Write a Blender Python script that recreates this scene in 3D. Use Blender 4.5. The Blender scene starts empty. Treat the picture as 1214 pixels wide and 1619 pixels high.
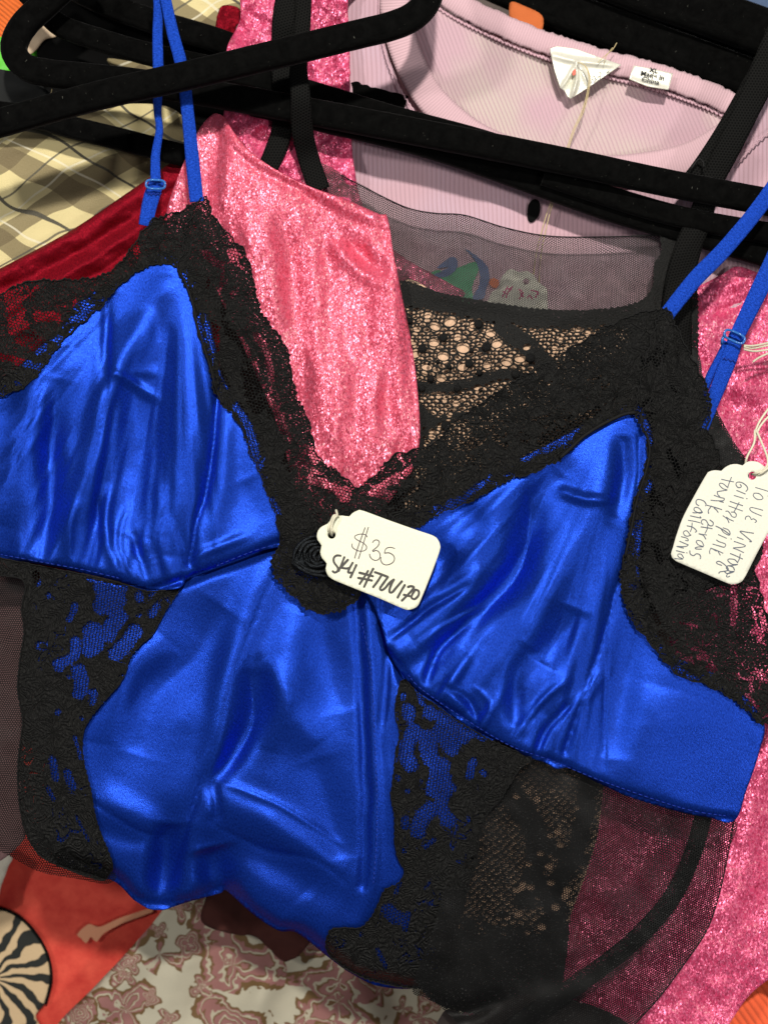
import bpy, math, random
import numpy as np
from mathutils import Vector, noise
from mathutils.geometry import delaunay_2d_cdt
random.seed(4); RNG = np.random.RandomState(7)
S = bpy.context.scene; C = S.collection
# ---------------- camera, light, exposure ----------------
HC = 0.55; PX = 0.00025; CX, CY = 607.0, 809.5        # the photographed pile is about 30 x 40 cm
cam = bpy.data.cameras.new('camera'); co = bpy.data.objects.new('camera', cam); C.objects.link(co); S.camera = co
co.location = (0, 0, HC); co.rotation_euler = (0, 0, 0)
cam.sensor_fit = 'HORIZONTAL'; cam.sensor_width = 36; cam.lens = 36*HC/(1214*PX); cam.clip_start = 0.01; cam.clip_end = 50
cam.dof.use_dof = True; cam.dof.focus_distance = HC-0.004; cam.dof.aperture_fstop = 11
wd = bpy.data.worlds.new('World'); S.world = wd; wd.use_nodes = True
bg = wd.node_tree.nodes['Background']; bg.inputs[0].default_value = (0.9, 0.93, 1, 1); bg.inputs[1].default_value = 0.13
def lamp(name, loc, energy, size, col, target=(0, 0, 0)):
    l = bpy.data.lights.new(name, 'AREA'); l.energy = energy; l.size = size; l.color = col; l.shape = 'DISK'
    o = bpy.data.objects.new(name, l); C.objects.link(o); o.location = loc
    o.rotation_euler = (Vector(target)-Vector(loc)).to_track_quat('-Z', 'Y').to_euler(); return o
lamp('ceiling_spot', (0.10, 0.62, 1.25), 20, 0.07, (1, 0.95, 0.87))
lamp('ceiling_spot', (-0.75, 0.35, 1.2), 6.5, 0.12, (1, 0.96, 0.9))
lamp('ceiling_spot', (0.75, -0.25, 1.3), 4.5, 0.16, (1, 0.96, 0.92))
S.view_settings.view_transform = 'Standard'; S.view_settings.look = 'None'; S.view_settings.exposure = 0.0
S.view_settings.gamma = 1; S.view_settings.use_curve_mapping = False
S.render.engine = 'CYCLES'; S.cycles.transparent_max_bounces = 24; S.cycles.max_bounces = 8

# ---------------- helpers ----------------
def W(x, y, z):
    k = PX*(HC-z)/HC
    return ((x-CX)*k, -(y-CY)*k, z)
def tag(o, label=None, cat=None, group=None, kind=None):
    if label: o['label'] = label
    if cat: o['category'] = cat
    if group: o['group'] = group
    if kind: o['kind'] = kind
    return o
def empty(name, px, z, label, cat, group=None):
    o = bpy.data.objects.new(name, None); C.objects.link(o); o.location = W(px[0], px[1], z); o.empty_display_size = 0.01
    return tag(o, label, cat, group)
def link(name, me, mat, parent=None):
    o = bpy.data.objects.new(name, me); C.objects.link(o)
    if mat: me.materials.append(mat)
    if parent:
        o.parent = parent; o.matrix_parent_inverse.translation = -parent.location
    return o
def cr(pts, step=4.0, closed=False):
    P = np.array(pts, float); n = len(P); out = []
    rng = range(n if closed else n-1)
    for i in rng:
        if closed: a, b, c, d = P[(i-1) % n], P[i], P[(i+1) % n], P[(i+2) % n]
        else: a, b, c, d = P[max(i-1, 0)], P[i], P[i+1], P[min(i+2, n-1)]
        m = max(1, int(np.linalg.norm((c-b)[:2])/step))
        for k in range(m):
            t = k/m
            out.append(0.5*((2*b)+(c-a)*t+(2*a-5*b+4*c-d)*t*t+(-a+3*b-3*c+d)*t**3))
    if not closed: out.append(P[-1])
    return np.array(out)
_T = RNG.rand(12, 256, 256)
def vn(x, y, s=0):
    x = np.asarray(x, float)+s*17.3; y = np.asarray(y, float)+s*9.1
    i = np.floor(x).astype(int); j = np.floor(y).astype(int); u = x-i; v = y-j
    u = u*u*(3-2*u); v = v*v*(3-2*v); T = _T[s % 12]
    g = lambda a, b: T[a % 256, b % 256]
    return (g(i, j)*(1-u)+g(i+1, j)*u)*(1-v)+(g(i, j+1)*(1-u)+g(i+1, j+1)*u)*v-0.5
def fbm(x, y, s=0, o=3):
    r = 0; a = 1
    for k in range(o): r = r+a*vn(x*2**k, y*2**k, s+k); a *= .5
    return r
def dist(x, y, pts):
    x = np.asarray(x, float); y = np.asarray(y, float)
    best = np.full(x.shape, 1e9); side = np.zeros(x.shape); tt = np.zeros(x.shape); P = np.array(pts, float); n = len(P)-1
    for i in range(n):
        a, b = P[i][:2], P[i+1][:2]; d = b-a; L = max(d@d, 1e-9)
        t = np.clip(((x-a[0])*d[0]+(y-a[1])*d[1])/L, 0, 1)
        ex = x-a[0]-t*d[0]; ey = y-a[1]-t*d[1]; q = np.hypot(ex, ey)
        m = q < best; best = np.where(m, q, best)
        side = np.where(m, np.sign(d[0]*(y-a[1])-d[1]*(x-a[0])), side); tt = np.where(m, (i+t)/n, tt)
    return best, side, tt
def strokes(x, y, L):
    """folds: (points, height mm, width px, kind)  g round, c crease, s step, f flat ends"""
    x = np.asarray(x, float); y = np.asarray(y, float)
    if len(L) > 8: x, y = x+7*fbm(x/80, y/80, 4, 2), y+7*fbm(x/80, y/80, 7, 2)
    z = np.zeros(np.shape(x))
    for st in L:
        pts, amp, w = st[:3]; kind = st[3] if len(st) > 3 else 'g'
        d, sd, t = dist(x, y, cr(pts, 14))
        fade = np.sin(np.pi*np.clip(t*.94+.03, 0, 1))**.7 if 'f' not in kind else 1
        if 'c' in kind: z = z+amp*np.exp(-d/w)*fade
        elif 's' in kind: z = z+amp*np.tanh(d*sd/w)*np.exp(-(d/(4*w))**2)*fade
        else: z = z+amp*np.exp(-(d/w)**2)*fade
    return z*0.001
def inside(px, py, poly):
    r = np.zeros(px.shape, bool); n = len(poly); j = n-1
    for i in range(n):
        xi, yi = poly[i]; xj, yj = poly[j]
        c = ((yi > py) != (yj > py)) & (px < (xj-xi)*(py-yi)/((yj-yi) or 1e-12)+xi)
        r ^= c; j = i
    return r
def jagged(out, amp=2.2, per=8.0, seed=0, scal=0, sper=60):
    n = len(out); nx = np.roll(out, -1, 0)-np.roll(out, 1, 0); nx /= (np.linalg.norm(nx, axis=1)[:, None]+1e-9)
    nrm = np.stack([nx[:, 1], -nx[:, 0]], 1)
    s = np.cumsum(np.linalg.norm(out-np.roll(out, 1, 0), axis=1))
    off = amp*np.sin(2*np.pi*s/per+2*vn(s/20, s*0, seed))*(0.7+vn(s/15, s*0, seed+1))+amp*1.3*vn(s/5, s*0, seed+2)
    off += scal*np.abs(np.sin(np.pi*s/sper))
    return out+nrm*off[:, None]
def cloth(name, outline, hf, mat, parent=None, step=6, holes=(), attrs=None, thick=0, jag=None, smooth=True, uvf=None, bstep=None, offset=-1):
    out = cr(outline, bstep or min(step, 4 if not jag else 2), True) if smooth else np.array(outline, float)
    if jag: out = jagged(out, **jag)
    global LAST; LAST = out.copy()
    hl = [cr(h, 1.2, True) for h in holes]
    x0, y0 = out.min(0); x1, y1 = out.max(0)
    gx, gy = np.meshgrid(np.arange(x0, x1, step), np.arange(y0, y1, step*0.866))
    gx = gx+(np.arange(gx.shape[0]) % 2)[:, None]*step*0.5
    gx = gx.ravel(); gy = gy.ravel()
    m = inside(gx, gy, out)
    for h in hl: m &= ~inside(gx, gy, h)
    gx = gx[m]; gy = gy[m]
    d = dist(gx, gy, np.vstack([out, out[:1]]))[0]; m = d > step*0.45; gx = gx[m]; gy = gy[m]
    vs = [Vector(p) for p in out]; ed = [(i, (i+1) % len(out)) for i in range(len(out))]
    for h in hl:
        b = len(vs); vs += [Vector(p) for p in h]; ed += [(b+i, b+(i+1) % len(h)) for i in range(len(h))]
    vs += [Vector(p) for p in zip(gx, gy)]
    r = delaunay_2d_cdt(vs, ed, [], 0, 1e-5)
    V = np.array([(v.x, v.y) for v in r[0]]); F = np.array([f for f in r[2] if len(f) == 3])
    cen = V[F].mean(1); k = inside(cen[:, 0], cen[:, 1], out)
    for h in hl: k &= ~inside(cen[:, 0], cen[:, 1], h)
    F = F[k]
    used = np.unique(F); mp = -np.ones(len(V), int); mp[used] = np.arange(len(used)); V = V[used]; F = mp[F]
    a = V[F[:, 1]]-V[F[:, 0]]; b = V[F[:, 2]]-V[F[:, 0]]; fl = (a[:, 0]*b[:, 1]-a[:, 1]*b[:, 0]) > 0
    F[fl] = F[fl][:, ::-1]                                   # y points down: flip to face up
    z = hf(V[:, 0], V[:, 1]) if callable(hf) else np.full(len(V), float(hf))
    kk = PX*(HC-z)/HC
    P = np.stack([(V[:, 0]-CX)*kk, -(V[:, 1]-CY)*kk, z], 1)
    me = bpy.data.meshes.new(name); me.from_pydata(P.tolist(), [], F.tolist()); me.update()
    uv = me.uv_layers.new(name='UVMap'); U = (np.stack([V[:, 0], -V[:, 1]], 1) if uvf is None else np.stack(uvf(V[:, 0], V[:, 1]), 1))/1000
    idx = np.empty(len(me.loops), int); me.loops.foreach_get('vertex_index', idx); uv.data.foreach_set('uv', U[idx].astype(np.float32).ravel())
    for kx, f in (attrs or {}).items():
        at = me.attributes.new(kx, 'FLOAT', 'POINT'); at.data.foreach_set('value', np.asarray(f(V[:, 0], V[:, 1]), np.float32))
    me.polygons.foreach_set('use_smooth', [True]*len(me.polygons))
    o = link(name, me, mat, parent)
    if thick:
        s = o.modifiers.new('thickness', 'SOLIDIFY'); s.thickness = thick; s.offset = offset
    return o
def lin(p, n):
    return np.array(p, float)
def sweep(name, pts, w, h, mat, parent=None, seg=14, step=5, flat=0.0, twist=None, caps=True, wob=0):
    """tube along (x,y,z) pixel points; w,h full width px / height px; z in m; flat 0 round .. 1 boxy"""
    P = cr([(p[0], p[1], p[2]*4000) for p in pts], step)
    ws = np.interp(np.linspace(0, 1, len(P)), np.linspace(0, 1, len(w)), w) if hasattr(w, '__len__') else np.full(len(P), w)
    R = np.array([W(p[0], p[1], p[2]/4000) for p in P])
    T = np.gradient(R, axis=0); T /= np.linalg.norm(T, axis=1)[:, None]
    up = np.array([0, 0, 1.0]); vs = []; fs = []; uvs = []
    s = np.concatenate([[0], np.cumsum(np.linalg.norm(np.diff(R, axis=0), axis=1))])/PX/1000
    e = 2/(2+6*flat)
    for i in range(len(P)):
        sd = np.cross(T[i], up); sd /= (np.linalg.norm(sd)+1e-9); u2 = np.cross(sd, T[i])
        tw = twist(i/(len(P)-1)) if twist else 0
        for k in range(seg):
            a = 2*math.pi*k/seg; ca, sa = math.cos(a), math.sin(a)
            X = math.copysign(abs(ca)**e, ca)*ws[i]*PX/2; Z = math.copysign(abs(sa)**e, sa)*h*PX/2
            X, Z = X*math.cos(tw)-Z*math.sin(tw), X*math.sin(tw)+Z*math.cos(tw)
            q = R[i]+sd*X+u2*Z
            if wob: q = q+np.array([0, 0, wob*PX*noise.noise(Vector(q)*400)])
            vs.append(q.tolist()); uvs.append((s[i], (k/seg)*ws[i]/500))
    for i in range(len(P)-1):
        for k in range(seg):
            a = i*seg+k; b = i*seg+(k+1) % seg; fs.append((a, a+seg, b+seg, b))
    if caps: fs.append(tuple(range(seg))); fs.append(tuple(reversed(range((len(P)-1)*seg, len(P)*seg))))
    me = bpy.data.meshes.new(name); me.from_pydata(vs, [], fs); me.update()
    uv = me.uv_layers.new(name='UVMap')
    for l in me.loops: uv.data[l.index].uv = uvs[l.vertex_index]
    for p in me.polygons: p.use_smooth = len(p.vertices) == 4
    return link(name, me, mat, parent)
def merge(objs, name):
    vs = []; fs = []; us = []
    for o in objs:
        b = len(vs); vs += [v.co[:] for v in o.data.vertices]; fs += [tuple(i+b for i in p.vertices) for p in o.data.polygons]
        us += [tuple(u.uv) for u in o.data.uv_layers[0].data]
    me = bpy.data.meshes.new(name); me.from_pydata(vs, [], fs); uv = me.uv_layers.new(name='UVMap')
    for i, u in enumerate(us): uv.data[i].uv = u
    for p in me.polygons: p.use_smooth = True
    o = link(name, me, objs[0].data.materials[0]); o.parent = objs[0].parent; o.matrix_parent_inverse = objs[0].matrix_parent_inverse.copy()
    for q in objs: bpy.data.objects.remove(q)
    return o
def ink(name, lines, w, zf, mat, parent, tr):
    """hand written strokes as flat ink ribbons on the card"""
    vs = []; fs = []
    for L in lines:
        ww = w
        P = cr([tr(*p) for p in L], 1.0); n = len(P)
        T = np.gradient(P, axis=0); T /= (np.linalg.norm(T, axis=1)[:, None]+1e-9); N = np.stack([T[:, 1], -T[:, 0]], 1)
        P = np.vstack([P[:1]-T[:1]*ww*0.35, P, P[-1:]+T[-1:]*ww*0.35]); N = np.vstack([N[:1], N, N[-1:]])
        b = len(vs)
        for i in range(len(P)):
            wi = ww*(0.45 if i in (0, len(P)-1) else 1.0+0.22*vn(np.array([i/6.0]), np.array([b*.37]))[0])
            for s in (-.5, .5):
                x, y = P[i]+N[i]*wi*s; vs.append(W(x, y, float(zf(x, y))+0.00012+0.000004*(len(fs) % 40)))
        for i in range(len(P)-1): fs.append((b+2*i, b+2*i+2, b+2*i+3, b+2*i+1))
    me = bpy.data.meshes.new(name); me.from_pydata(vs, [], fs)
    return link(name, me, mat, parent)

# ---------------- materials ----------------
class NT:
    def __init__(s, name):
        s.m = bpy.data.materials.new(name); s.m.use_nodes = True; s.t = s.m.node_tree; s.n = s.t.nodes; s.l = s.t.links
        s.p = s.n['Principled BSDF']; s.uvn = s.n.new('ShaderNodeUVMap'); s.uvn.uv_map = 'UVMap'; s.uv = s.uvn.outputs[0]
    def put(s, sock, v):
        if isinstance(v, bpy.types.NodeSocket): s.l.new(v, sock)
        elif isinstance(v, (tuple, list)) and len(v) == 3 and sock.type == 'RGBA': sock.default_value = (*v, 1)
        else: sock.default_value = v
    def set(s, **k):
        for a, v in k.items(): s.put(s.p.inputs[a.replace('_', ' ')], v)
    def math(s, op, a, b=0.0, c=0.0, clamp=False):
        n = s.n.new('ShaderNodeMath'); n.operation = op; n.use_clamp = clamp
        for i, v in enumerate((a, b, c)): s.put(n.inputs[i], v)
        return n.outputs[0]
    def vec(s, op, a, b=None, sc=None):
        n = s.n.new('ShaderNodeVectorMath'); n.operation = op; s.put(n.inputs[0], a)
        if b is not None: s.put(n.inputs[1], b)
        if sc is not None: s.put(n.inputs['Scale'], sc)
        return n.outputs['Value' if op in ('DOT_PRODUCT', 'LENGTH') else 'Vector']
    def mapv(s, v=None, rot=0, scale=(1, 1, 1), loc=(0, 0, 0)):
        n = s.n.new('ShaderNodeMapping'); s.put(n.inputs[0], v or s.uv); n.inputs['Rotation'].default_value = (0, 0, rot)
        n.inputs['Scale'].default_value = scale; n.inputs['Location'].default_value = loc; return n.outputs[0]
    def noise(s, v=None, scale=10, detail=3, rough=.5, dist=0, col=False):
        n = s.n.new('ShaderNodeTexNoise'); s.put(n.inputs['Vector'], v or s.uv); n.inputs['Scale'].default_value = scale
        n.inputs['Detail'].default_value = detail; n.inputs['Roughness'].default_value = rough; n.inputs['Distortion'].default_value = dist
        return n.outputs[1 if col else 0]
    def vor(s, v=None, scale=10, feat='F1', out='Distance', rnd=1):
        n = s.n.new('ShaderNodeTexVoronoi'); n.feature = feat; s.put(n.inputs['Vector'], v or s.uv); n.inputs['Scale'].default_value = scale
        n.inputs['Randomness'].default_value = rnd; return n.outputs[out]
    def ramp(s, f, stops, interp='LINEAR'):
        n = s.n.new('ShaderNodeValToRGB'); s.put(n.inputs[0], f); e = n.color_ramp.elements; n.color_ramp.interpolation = interp
        while len(e) < len(stops): e.new(0.5)
        for i, (p, c) in enumerate(stops): e[i].position = p; e[i].color = (*c, 1) if not isinstance(c, float) else (c, c, c, 1)
        return n.outputs[0]
    def mix(s, f, a, b):
        n = s.n.new('ShaderNodeMix'); n.data_type = 'RGBA'; s.put(n.inputs[0], f); s.put(n.inputs[6], a); s.put(n.inputs[7], b); return n.outputs[2]
    def bump(s, h, strength=.5, d=0.0005, nrm=None):
        n = s.n.new('ShaderNodeBump'); s.put(n.inputs['Height'], h); n.inputs['Strength'].default_value = strength; n.inputs['Distance'].default_value = d
        if nrm: s.put(n.inputs['Normal'], nrm)
        return n.outputs[0]
    def attr(s, name):
        n = s.n.new('ShaderNodeAttribute'); n.attribute_name = name; return n.outputs['Fac']
    def sep(s, v=None):
        n = s.n.new('ShaderNodeSeparateXYZ'); s.put(n.inputs[0], v or s.uv); return n.outputs
    def wavy(s, v, freq):                                   # sin(2 pi freq * v)
        return s.math('SINE', s.math('MULTIPLY', v, 2*math.pi*freq))
    def hexnet(s, cell, rot=0.2, v=None, sx=1.0):
        """hexagonal net, 1 in the middle of each opening; cell in px"""
        k = 2*math.pi/(cell/1000); r = None
        for i in range(3):
            a = rot+i*math.pi*2/3
            d = s.vec('DOT_PRODUCT', v or s.uv, (math.cos(a)*k*sx, math.sin(a)*k, 0)); c = s.math('COSINE', d)
            r = c if r is None else s.math('ADD', r, c)
        return s.math('DIVIDE', s.math('ADD', r, 1.5), 4.5)
def rgb(r, g, b):
    f = lambda c: ((c/255+0.055)/1.055)**2.4 if c > 10 else c/255/12.92
    return (f(r), f(g), f(b))

def M_satin(name, c, coat=.0, groove=0, rough=.33, rot=0.5, metal=.75, grain=.42):
    n = NT(name)
    weave = n.noise(n.mapv(rot=rot, scale=(1, .35, 1)), 700, 2, .6)
    mott = n.noise(None, 160, 3, .6)
    n.set(Base_Color=n.mix(n.ramp(n.noise(n.mapv(rot=rot, scale=(1, .6, 1)), 430, 3, .75), [(.36, 0.), (.66, 1.)]), tuple(x*(.66 if c[0] < .5 else .93) for x in c), (c[0]*1.8, c[1]*1.6, c[2]*1.35) if c[0] < .5 else tuple(min(.85, x*1.05) for x in c)), Metallic=metal, Roughness=rough, Anisotropic=.45,
          Specular_IOR_Level=.4, Specular_Tint=(c[0]/max(c)*.5, c[1]/max(c)*.6, c[2]/max(c)*.7, 1))
    ridge = n.wavy(n.vec('DOT_PRODUCT', n.uv, (math.cos(rot), math.sin(rot), 0)), 330)
    gn = n.bump(n.math('ADD', n.math('ADD', weave, n.math('MULTIPLY', n.noise(None, 760, 1, .5), 1.5)), n.math('MULTIPLY', ridge, .06)), grain, .0006)
    if groove: gn = n.bump(n.math('LESS_THAN', n.math('ABSOLUTE', n.math('SUBTRACT', n.sep()[1], groove)), .0011), 1, -.0006, gn)
    n.set(Normal=gn, Coat_Weight=coat, Coat_Roughness=.42, Coat_Tint=(.55, .8, 1, 1), Coat_Normal=gn)
    return n.m
def floral(n, scale, R0, petals):
    """distance from the nearest flower's centre over its petalled radius"""
    w = n.vec('ADD', n.uv, n.vec('SCALE', n.noise(None, 26, 2, .5, col=True), sc=.022))
    t = n.n.new('ShaderNodeTexVoronoi'); n.put(t.inputs['Vector'], w); t.inputs['Scale'].default_value = scale
    d = n.vec('SUBTRACT', w, t.outputs['Position']); x, y, _ = n.sep(d); th = n.math('ARCTAN2', y, x)
    r = n.vec('LENGTH', d); c = n.sep(t.outputs['Color'])
    k = n.math('COSINE', n.math('ADD', n.math('MULTIPLY', th, petals), n.math('MULTIPLY', c[0], 6.28)))
    R = n.math('MULTIPLY', n.math('ADD', 1.0, n.math('MULTIPLY', k, .28)), n.math('MULTIPLY', n.math('ADD', .7, n.math('MULTIPLY', c[1], .5)), R0))
    return n.math('DIVIDE', r, R), c, th
def M_lace(name, net=4.2, c=(0.0062, 0.0062, 0.0058), solidity=0.5, rot=.3, tiny=.64, wire=.22, gapw=2.1, flor=True, nz=.8):
    n = NT(name)
    op = n.attr('open')
    wob = n.noise(None, 95, 3, .6)
    m, ph, th0 = floral(n, 21, .019, 5)
    fl = n.math('ABSOLUTE', n.math('SUBTRACT', m, 1.0))
    a = n.math('ADD', op, n.math('MULTIPLY', n.math('SUBTRACT', wob, .5), nz))
    opn = n.math('GREATER_THAN', a, .5)
    if flor: opn = n.math('MULTIPLY', opn, n.math('GREATER_THAN', fl, .09))
    gw = n.math('MULTIPLY', n.math('SUBTRACT', n.noise(None, 17, 2, .5), .50), gapw)
    rim = n.math('MULTIPLY', n.math('LESS_THAN', n.math('ABSOLUTE', n.math('SUBTRACT', m, 1.14)), gw), 1.0)
    cen = n.math('LESS_THAN', n.math('ABSOLUTE', n.math('SUBTRACT', m, .42)), n.math('MULTIPLY', gw, .45))
    gap = n.math('MAXIMUM', rim, cen)
    pin = n.math('GREATER_THAN', n.noise(None, 330, 2, .6), tiny)
    opn2 = n.math('MAXIMUM', opn, gap)
    hx = n.hexnet(net, rot, n.vec('ADD', n.uv, n.vec('SCALE', n.noise(None, 60, 2, .5, col=True), sc=.006)))
    hole = n.math('GREATER_THAN', hx, wire)
    al = n.math('SUBTRACT', 1.0, n.math('MAXIMUM', n.math('MULTIPLY', opn2, hole), n.math('MULTIPLY', pin, .75)))
    th = n.noise(n.mapv(rot=.6, scale=(1, .45, 1)), 420, 3, .7)
    rope = n.noise(None, 60, 4, .6)
    h = n.math('ADD', n.math('ADD', n.math('MULTIPLY', n.math('GREATER_THAN', m, 1.0), -.7), n.math('MULTIPLY', n.math('COSINE', n.math('MULTIPLY', m, 14)), .35)), n.math('ADD', n.math('MULTIPLY', th, 1.8), rope))
    col = n.ramp(th, [(.35, tuple(x*.5 for x in c)), (.55, tuple(x*1.3 for x in c)), (.72, tuple(x*5 for x in c))])
    n.set(Base_Color=col, Roughness=.55, Specular_IOR_Level=.25, Alpha=al, Normal=n.bump(h, .9, .0009))
    return n.m
def M_tulle(name, cell=4.2, c=(.012, .012, .012), cov=.5, rot=.1, veil=0.0):
    n = NT(name)
    hx = n.hexnet(cell, rot, n.vec('ADD', n.uv, n.vec('SCALE', n.noise(None, 14, 2, .5, col=True), sc=.02)))
    al = n.math('LESS_THAN', hx, cov)
    if veil: al = n.math('MAXIMUM', al, veil)
    n.set(Base_Color=n.mix(n.math('GREATER_THAN', n.noise(None, 400, 1), .68), c, (.05, .05, .05)), Roughness=.5, Specular_IOR_Level=.15, Alpha=al); return n.m
def M_glitter(name, c0, c1, spark=1.0, rot=0.2):
    n = NT(name)
    v = n.mapv(rot=rot, scale=(1, .6, 1)); vc = n.vor(v, 640, 'F1', 'Color'); vc2 = n.vor(v, 260, 'F1', 'Color'); sp = n.sep(vc)
    geo = n.n.new('ShaderNodeNewGeometry').outputs['Normal']
    j = n.vec('SCALE', n.vec('SUBTRACT', vc, (.5, .5, .5)), sc=.5*spark)
    j2 = n.vec('SCALE', n.vec('SUBTRACT', vc2, (.5, .5, .5)), sc=.35*spark)
    kn = n.noise(n.mapv(rot=rot, scale=(1, .5, 1)), 60, 4, .6)
    bp = n.bump(kn, .2, .0008, None)
    nr = n.vec('NORMALIZE', n.vec('ADD', n.vec('ADD', bp, j), j2))
    blot = n.noise(None, 16, 3, .6)
    fl = n.math('GREATER_THAN', n.math('ADD', sp[0], n.math('MULTIPLY', n.math('SUBTRACT', blot, .5), .4)), .42)
    base = n.mix(sp[1], c0, c1)
    n.set(Base_Color=n.mix(fl, c0, base), Metallic=n.math('MULTIPLY', fl, .42), Roughness=.36, Specular_IOR_Level=.6, Normal=nr)
    return n.m
def M_velvet(name='black_velvet'):
    n = NT(name); lint = n.noise(n.mapv(scale=(1, 1, 1)), 330, 2, .5); pile = n.noise(n.mapv(scale=(1, 2.5, 1)), 60, 5, .7)
    n.set(Base_Color=n.mix(n.math('GREATER_THAN', lint, .738), n.ramp(pile, [(.3, (.0006, .0006, .0006)), (.75, (.0035, .0035, .0033))]), (.06, .06, .05)), Roughness=.95, Specular_IOR_Level=.05, Sheen_Weight=.06, Sheen_Roughness=.3,
          Normal=n.bump(n.noise(None, 900, 3, .7), .5, .0004)); return n.m
def M_rib(name, c, freq=120, rot=0.0, strength=.9, c2=None, alongu=False):
    n = NT(name)
    d = n.sep()[0] if alongu else n.vec('DOT_PRODUCT', n.vec('ADD', n.uv, n.vec('SCALE', n.noise(None, 6, 2, .5, col=True), sc=.012)), (math.cos(rot), math.sin(rot), 0))
    w = n.wavy(d, freq); f = n.noise(None, 500, 3, .7); st = n.noise(None, 7, 3, .5)
    rib = n.math('MULTIPLY', n.math('ADD', w, 1), .5)
    base = n.mix(n.ramp(st, [(.4, 0.), (.62, 1.)]), c, c2 or c)
    groove_shaded = n.mix(n.ramp(rib, [(.0, 1.), (.3, 0.)]), base, tuple(x*.84 for x in c))  # shade between the ribs put into the colour: grooves darkened
    n.set(Base_Color=groove_shaded, Roughness=.9, Specular_IOR_Level=.2, Sheen_Weight=.12,
          Normal=n.bump(n.math('ADD', n.math('POWER', rib, .6), n.math('MULTIPLY', f, .5)), strength, .0006)); return n.m
def M_plain(name, c, rough=.7, fuzz=.4, metal=0, spec=.4, sc=500):
    n = NT(name); f = n.noise(None, sc, 3, .7)
    n.set(Base_Color=n.mix(f, tuple(x*.8 for x in c), tuple(min(1, x*1.15) for x in c)), Roughness=rough, Metallic=metal, Specular_IOR_Level=spec,
          Normal=n.bump(f, fuzz, .0004)); return n.m
def M_plaid():
    n = NT('plaid_cotton')
    wv = n.vec('ADD', n.uv, n.vec('SCALE', n.vec('SUBTRACT', n.noise(None, 5, 2, .5, col=True), (.5, .5, .5)), sc=.09))
    a = n.vec('DOT_PRODUCT', wv, (math.cos(1.02), math.sin(1.02), 0)); b = n.vec('DOT_PRODUCT', wv, (math.cos(2.08), math.sin(2.08), 0))
    def fr(v, per, ph): return n.math('FRACT', n.math('ADD', n.math('MULTIPLY', v, 1/per), ph))
    def band(f, c, w): return n.math('LESS_THAN', n.math('ABSOLUTE', n.math('SUBTRACT', f, c)), w)
    col = (.70, .59, .29); fa = fr(a, .112, .1); fb = fr(b, .104, .35)
    for f in (fa, fb):
        col = n.mix(n.math('MULTIPLY', band(f, .3, .16), .78), col, (.11, .075, .03))
    for f in (fa, fb): col = n.mix(n.math('MULTIPLY', band(f, .56, .014), .6), col, (.85, .8, .62))
    col = n.mix(n.math('MULTIPLY', band(fa, .8, .02), .97), col, (.02, .02, .02)); col = n.mix(n.math('MULTIPLY', band(fb, .82, .015), .85), col, (.03, .03, .03))
    f = n.noise(None, 480, 3, .7); col = n.mix(n.math('MULTIPLY', f, .2), col, (.75, .68, .48))
    n.set(Base_Color=col, Roughness=.85, Specular_IOR_Level=.2, Normal=n.bump(n.math('ADD', f, n.noise(None, 12, 3)), .6, .0008)); return n.m
def M_paisley():
    n = NT('paisley_cotton')
    m, c, th = floral(n, 8.0, .064, 3); m2, c2, t2 = floral(n, 17, .019, 4); m = n.math('MINIMUM', m, m2)
    det = n.noise(None, 30, 2, .5, .8); m = n.math('ADD', m, n.math('MULTIPLY', n.math('SUBTRACT', det, .5), .9))
    ring = n.math('FRACT', n.math('MULTIPLY', m, 3.6)); ins = n.math('LESS_THAN', m, 1.0)
    pk = n.mix(n.math('GREATER_THAN', ring, .72), (.24, .105, .095), (.38, .34, .25)); pk = n.mix(n.math('LESS_THAN', n.math('ABSOLUTE', n.math('SUBTRACT', ring, .68)), .09), pk, (.13, .065, .025))
    col = n.mix(ins, (.40, .37, .28), pk); col = n.mix(n.math('LESS_THAN', n.math('ABSOLUTE', n.math('SUBTRACT', m, 1.0)), .07), col, (.12, .065, .02))
    n.set(Base_Color=col, Roughness=.8, Normal=n.bump(n.noise(None, 350, 3), .4, .0004)); return n.m
def M_zebra():
    n = NT('striped_patch'); x, y, _ = n.sep(n.mapv(loc=(.012, 1.548, 0)))
    ang = n.math('ARCTAN2', y, x); r = n.math('POWER', n.math('ADD', n.math('MULTIPLY', x, x), n.math('MULTIPLY', y, y)), .5)
    w = n.math('SINE', n.math('ADD', n.math('MULTIPLY', ang, 15), n.math('ADD', n.math('MULTIPLY', n.noise(None, 22, 2), 10), n.math('MULTIPLY', r, 40))))
    n.set(Base_Color=n.mix(n.math('GREATER_THAN', w, .1), (.52, .38, .22), (.012, .014, .012)), Roughness=.9, Normal=n.bump(n.noise(None, 300, 3), .5, .0006)); return n.m

BLUE = (0.007, 0.041, 0.385)
satin = M_satin('blue_satin', BLUE, coat=.08, rot=.5, metal=.72, rough=.36, grain=.18)
satin_strap = M_satin('blue_strap_satin', (0.012, .062, .50), rough=.45, metal=.3, rot=1.0, grain=.6, groove=.0062)
lace = M_lace('black_lace', net=4.6); lace_ins = M_lace('black_lace_insert', net=4.8, rot=.9, tiny=.70, wire=.17, gapw=.9, flor=False, nz=.45)
tulle = M_tulle('black_mesh', 3.1, c=(.0035, .0035, .0035), cov=.43)
tulle_l = M_tulle('black_mesh_light', 3.0, c=(.0035, .0035, .0035), cov=.32, rot=.5)
organza = M_tulle('grey_sheer_mesh', 2.7, c=(.022, .018, .018), cov=.34)
glit = M_glitter('pink_glitter_knit', (.60, .07, .125), (.88, .18, .29), 1.0)
glit2 = M_glitter('pink_glitter_back', (.56, .045, .13), (.96, .19, .36), 1.15, -.3)
velvet = M_velvet()
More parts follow.
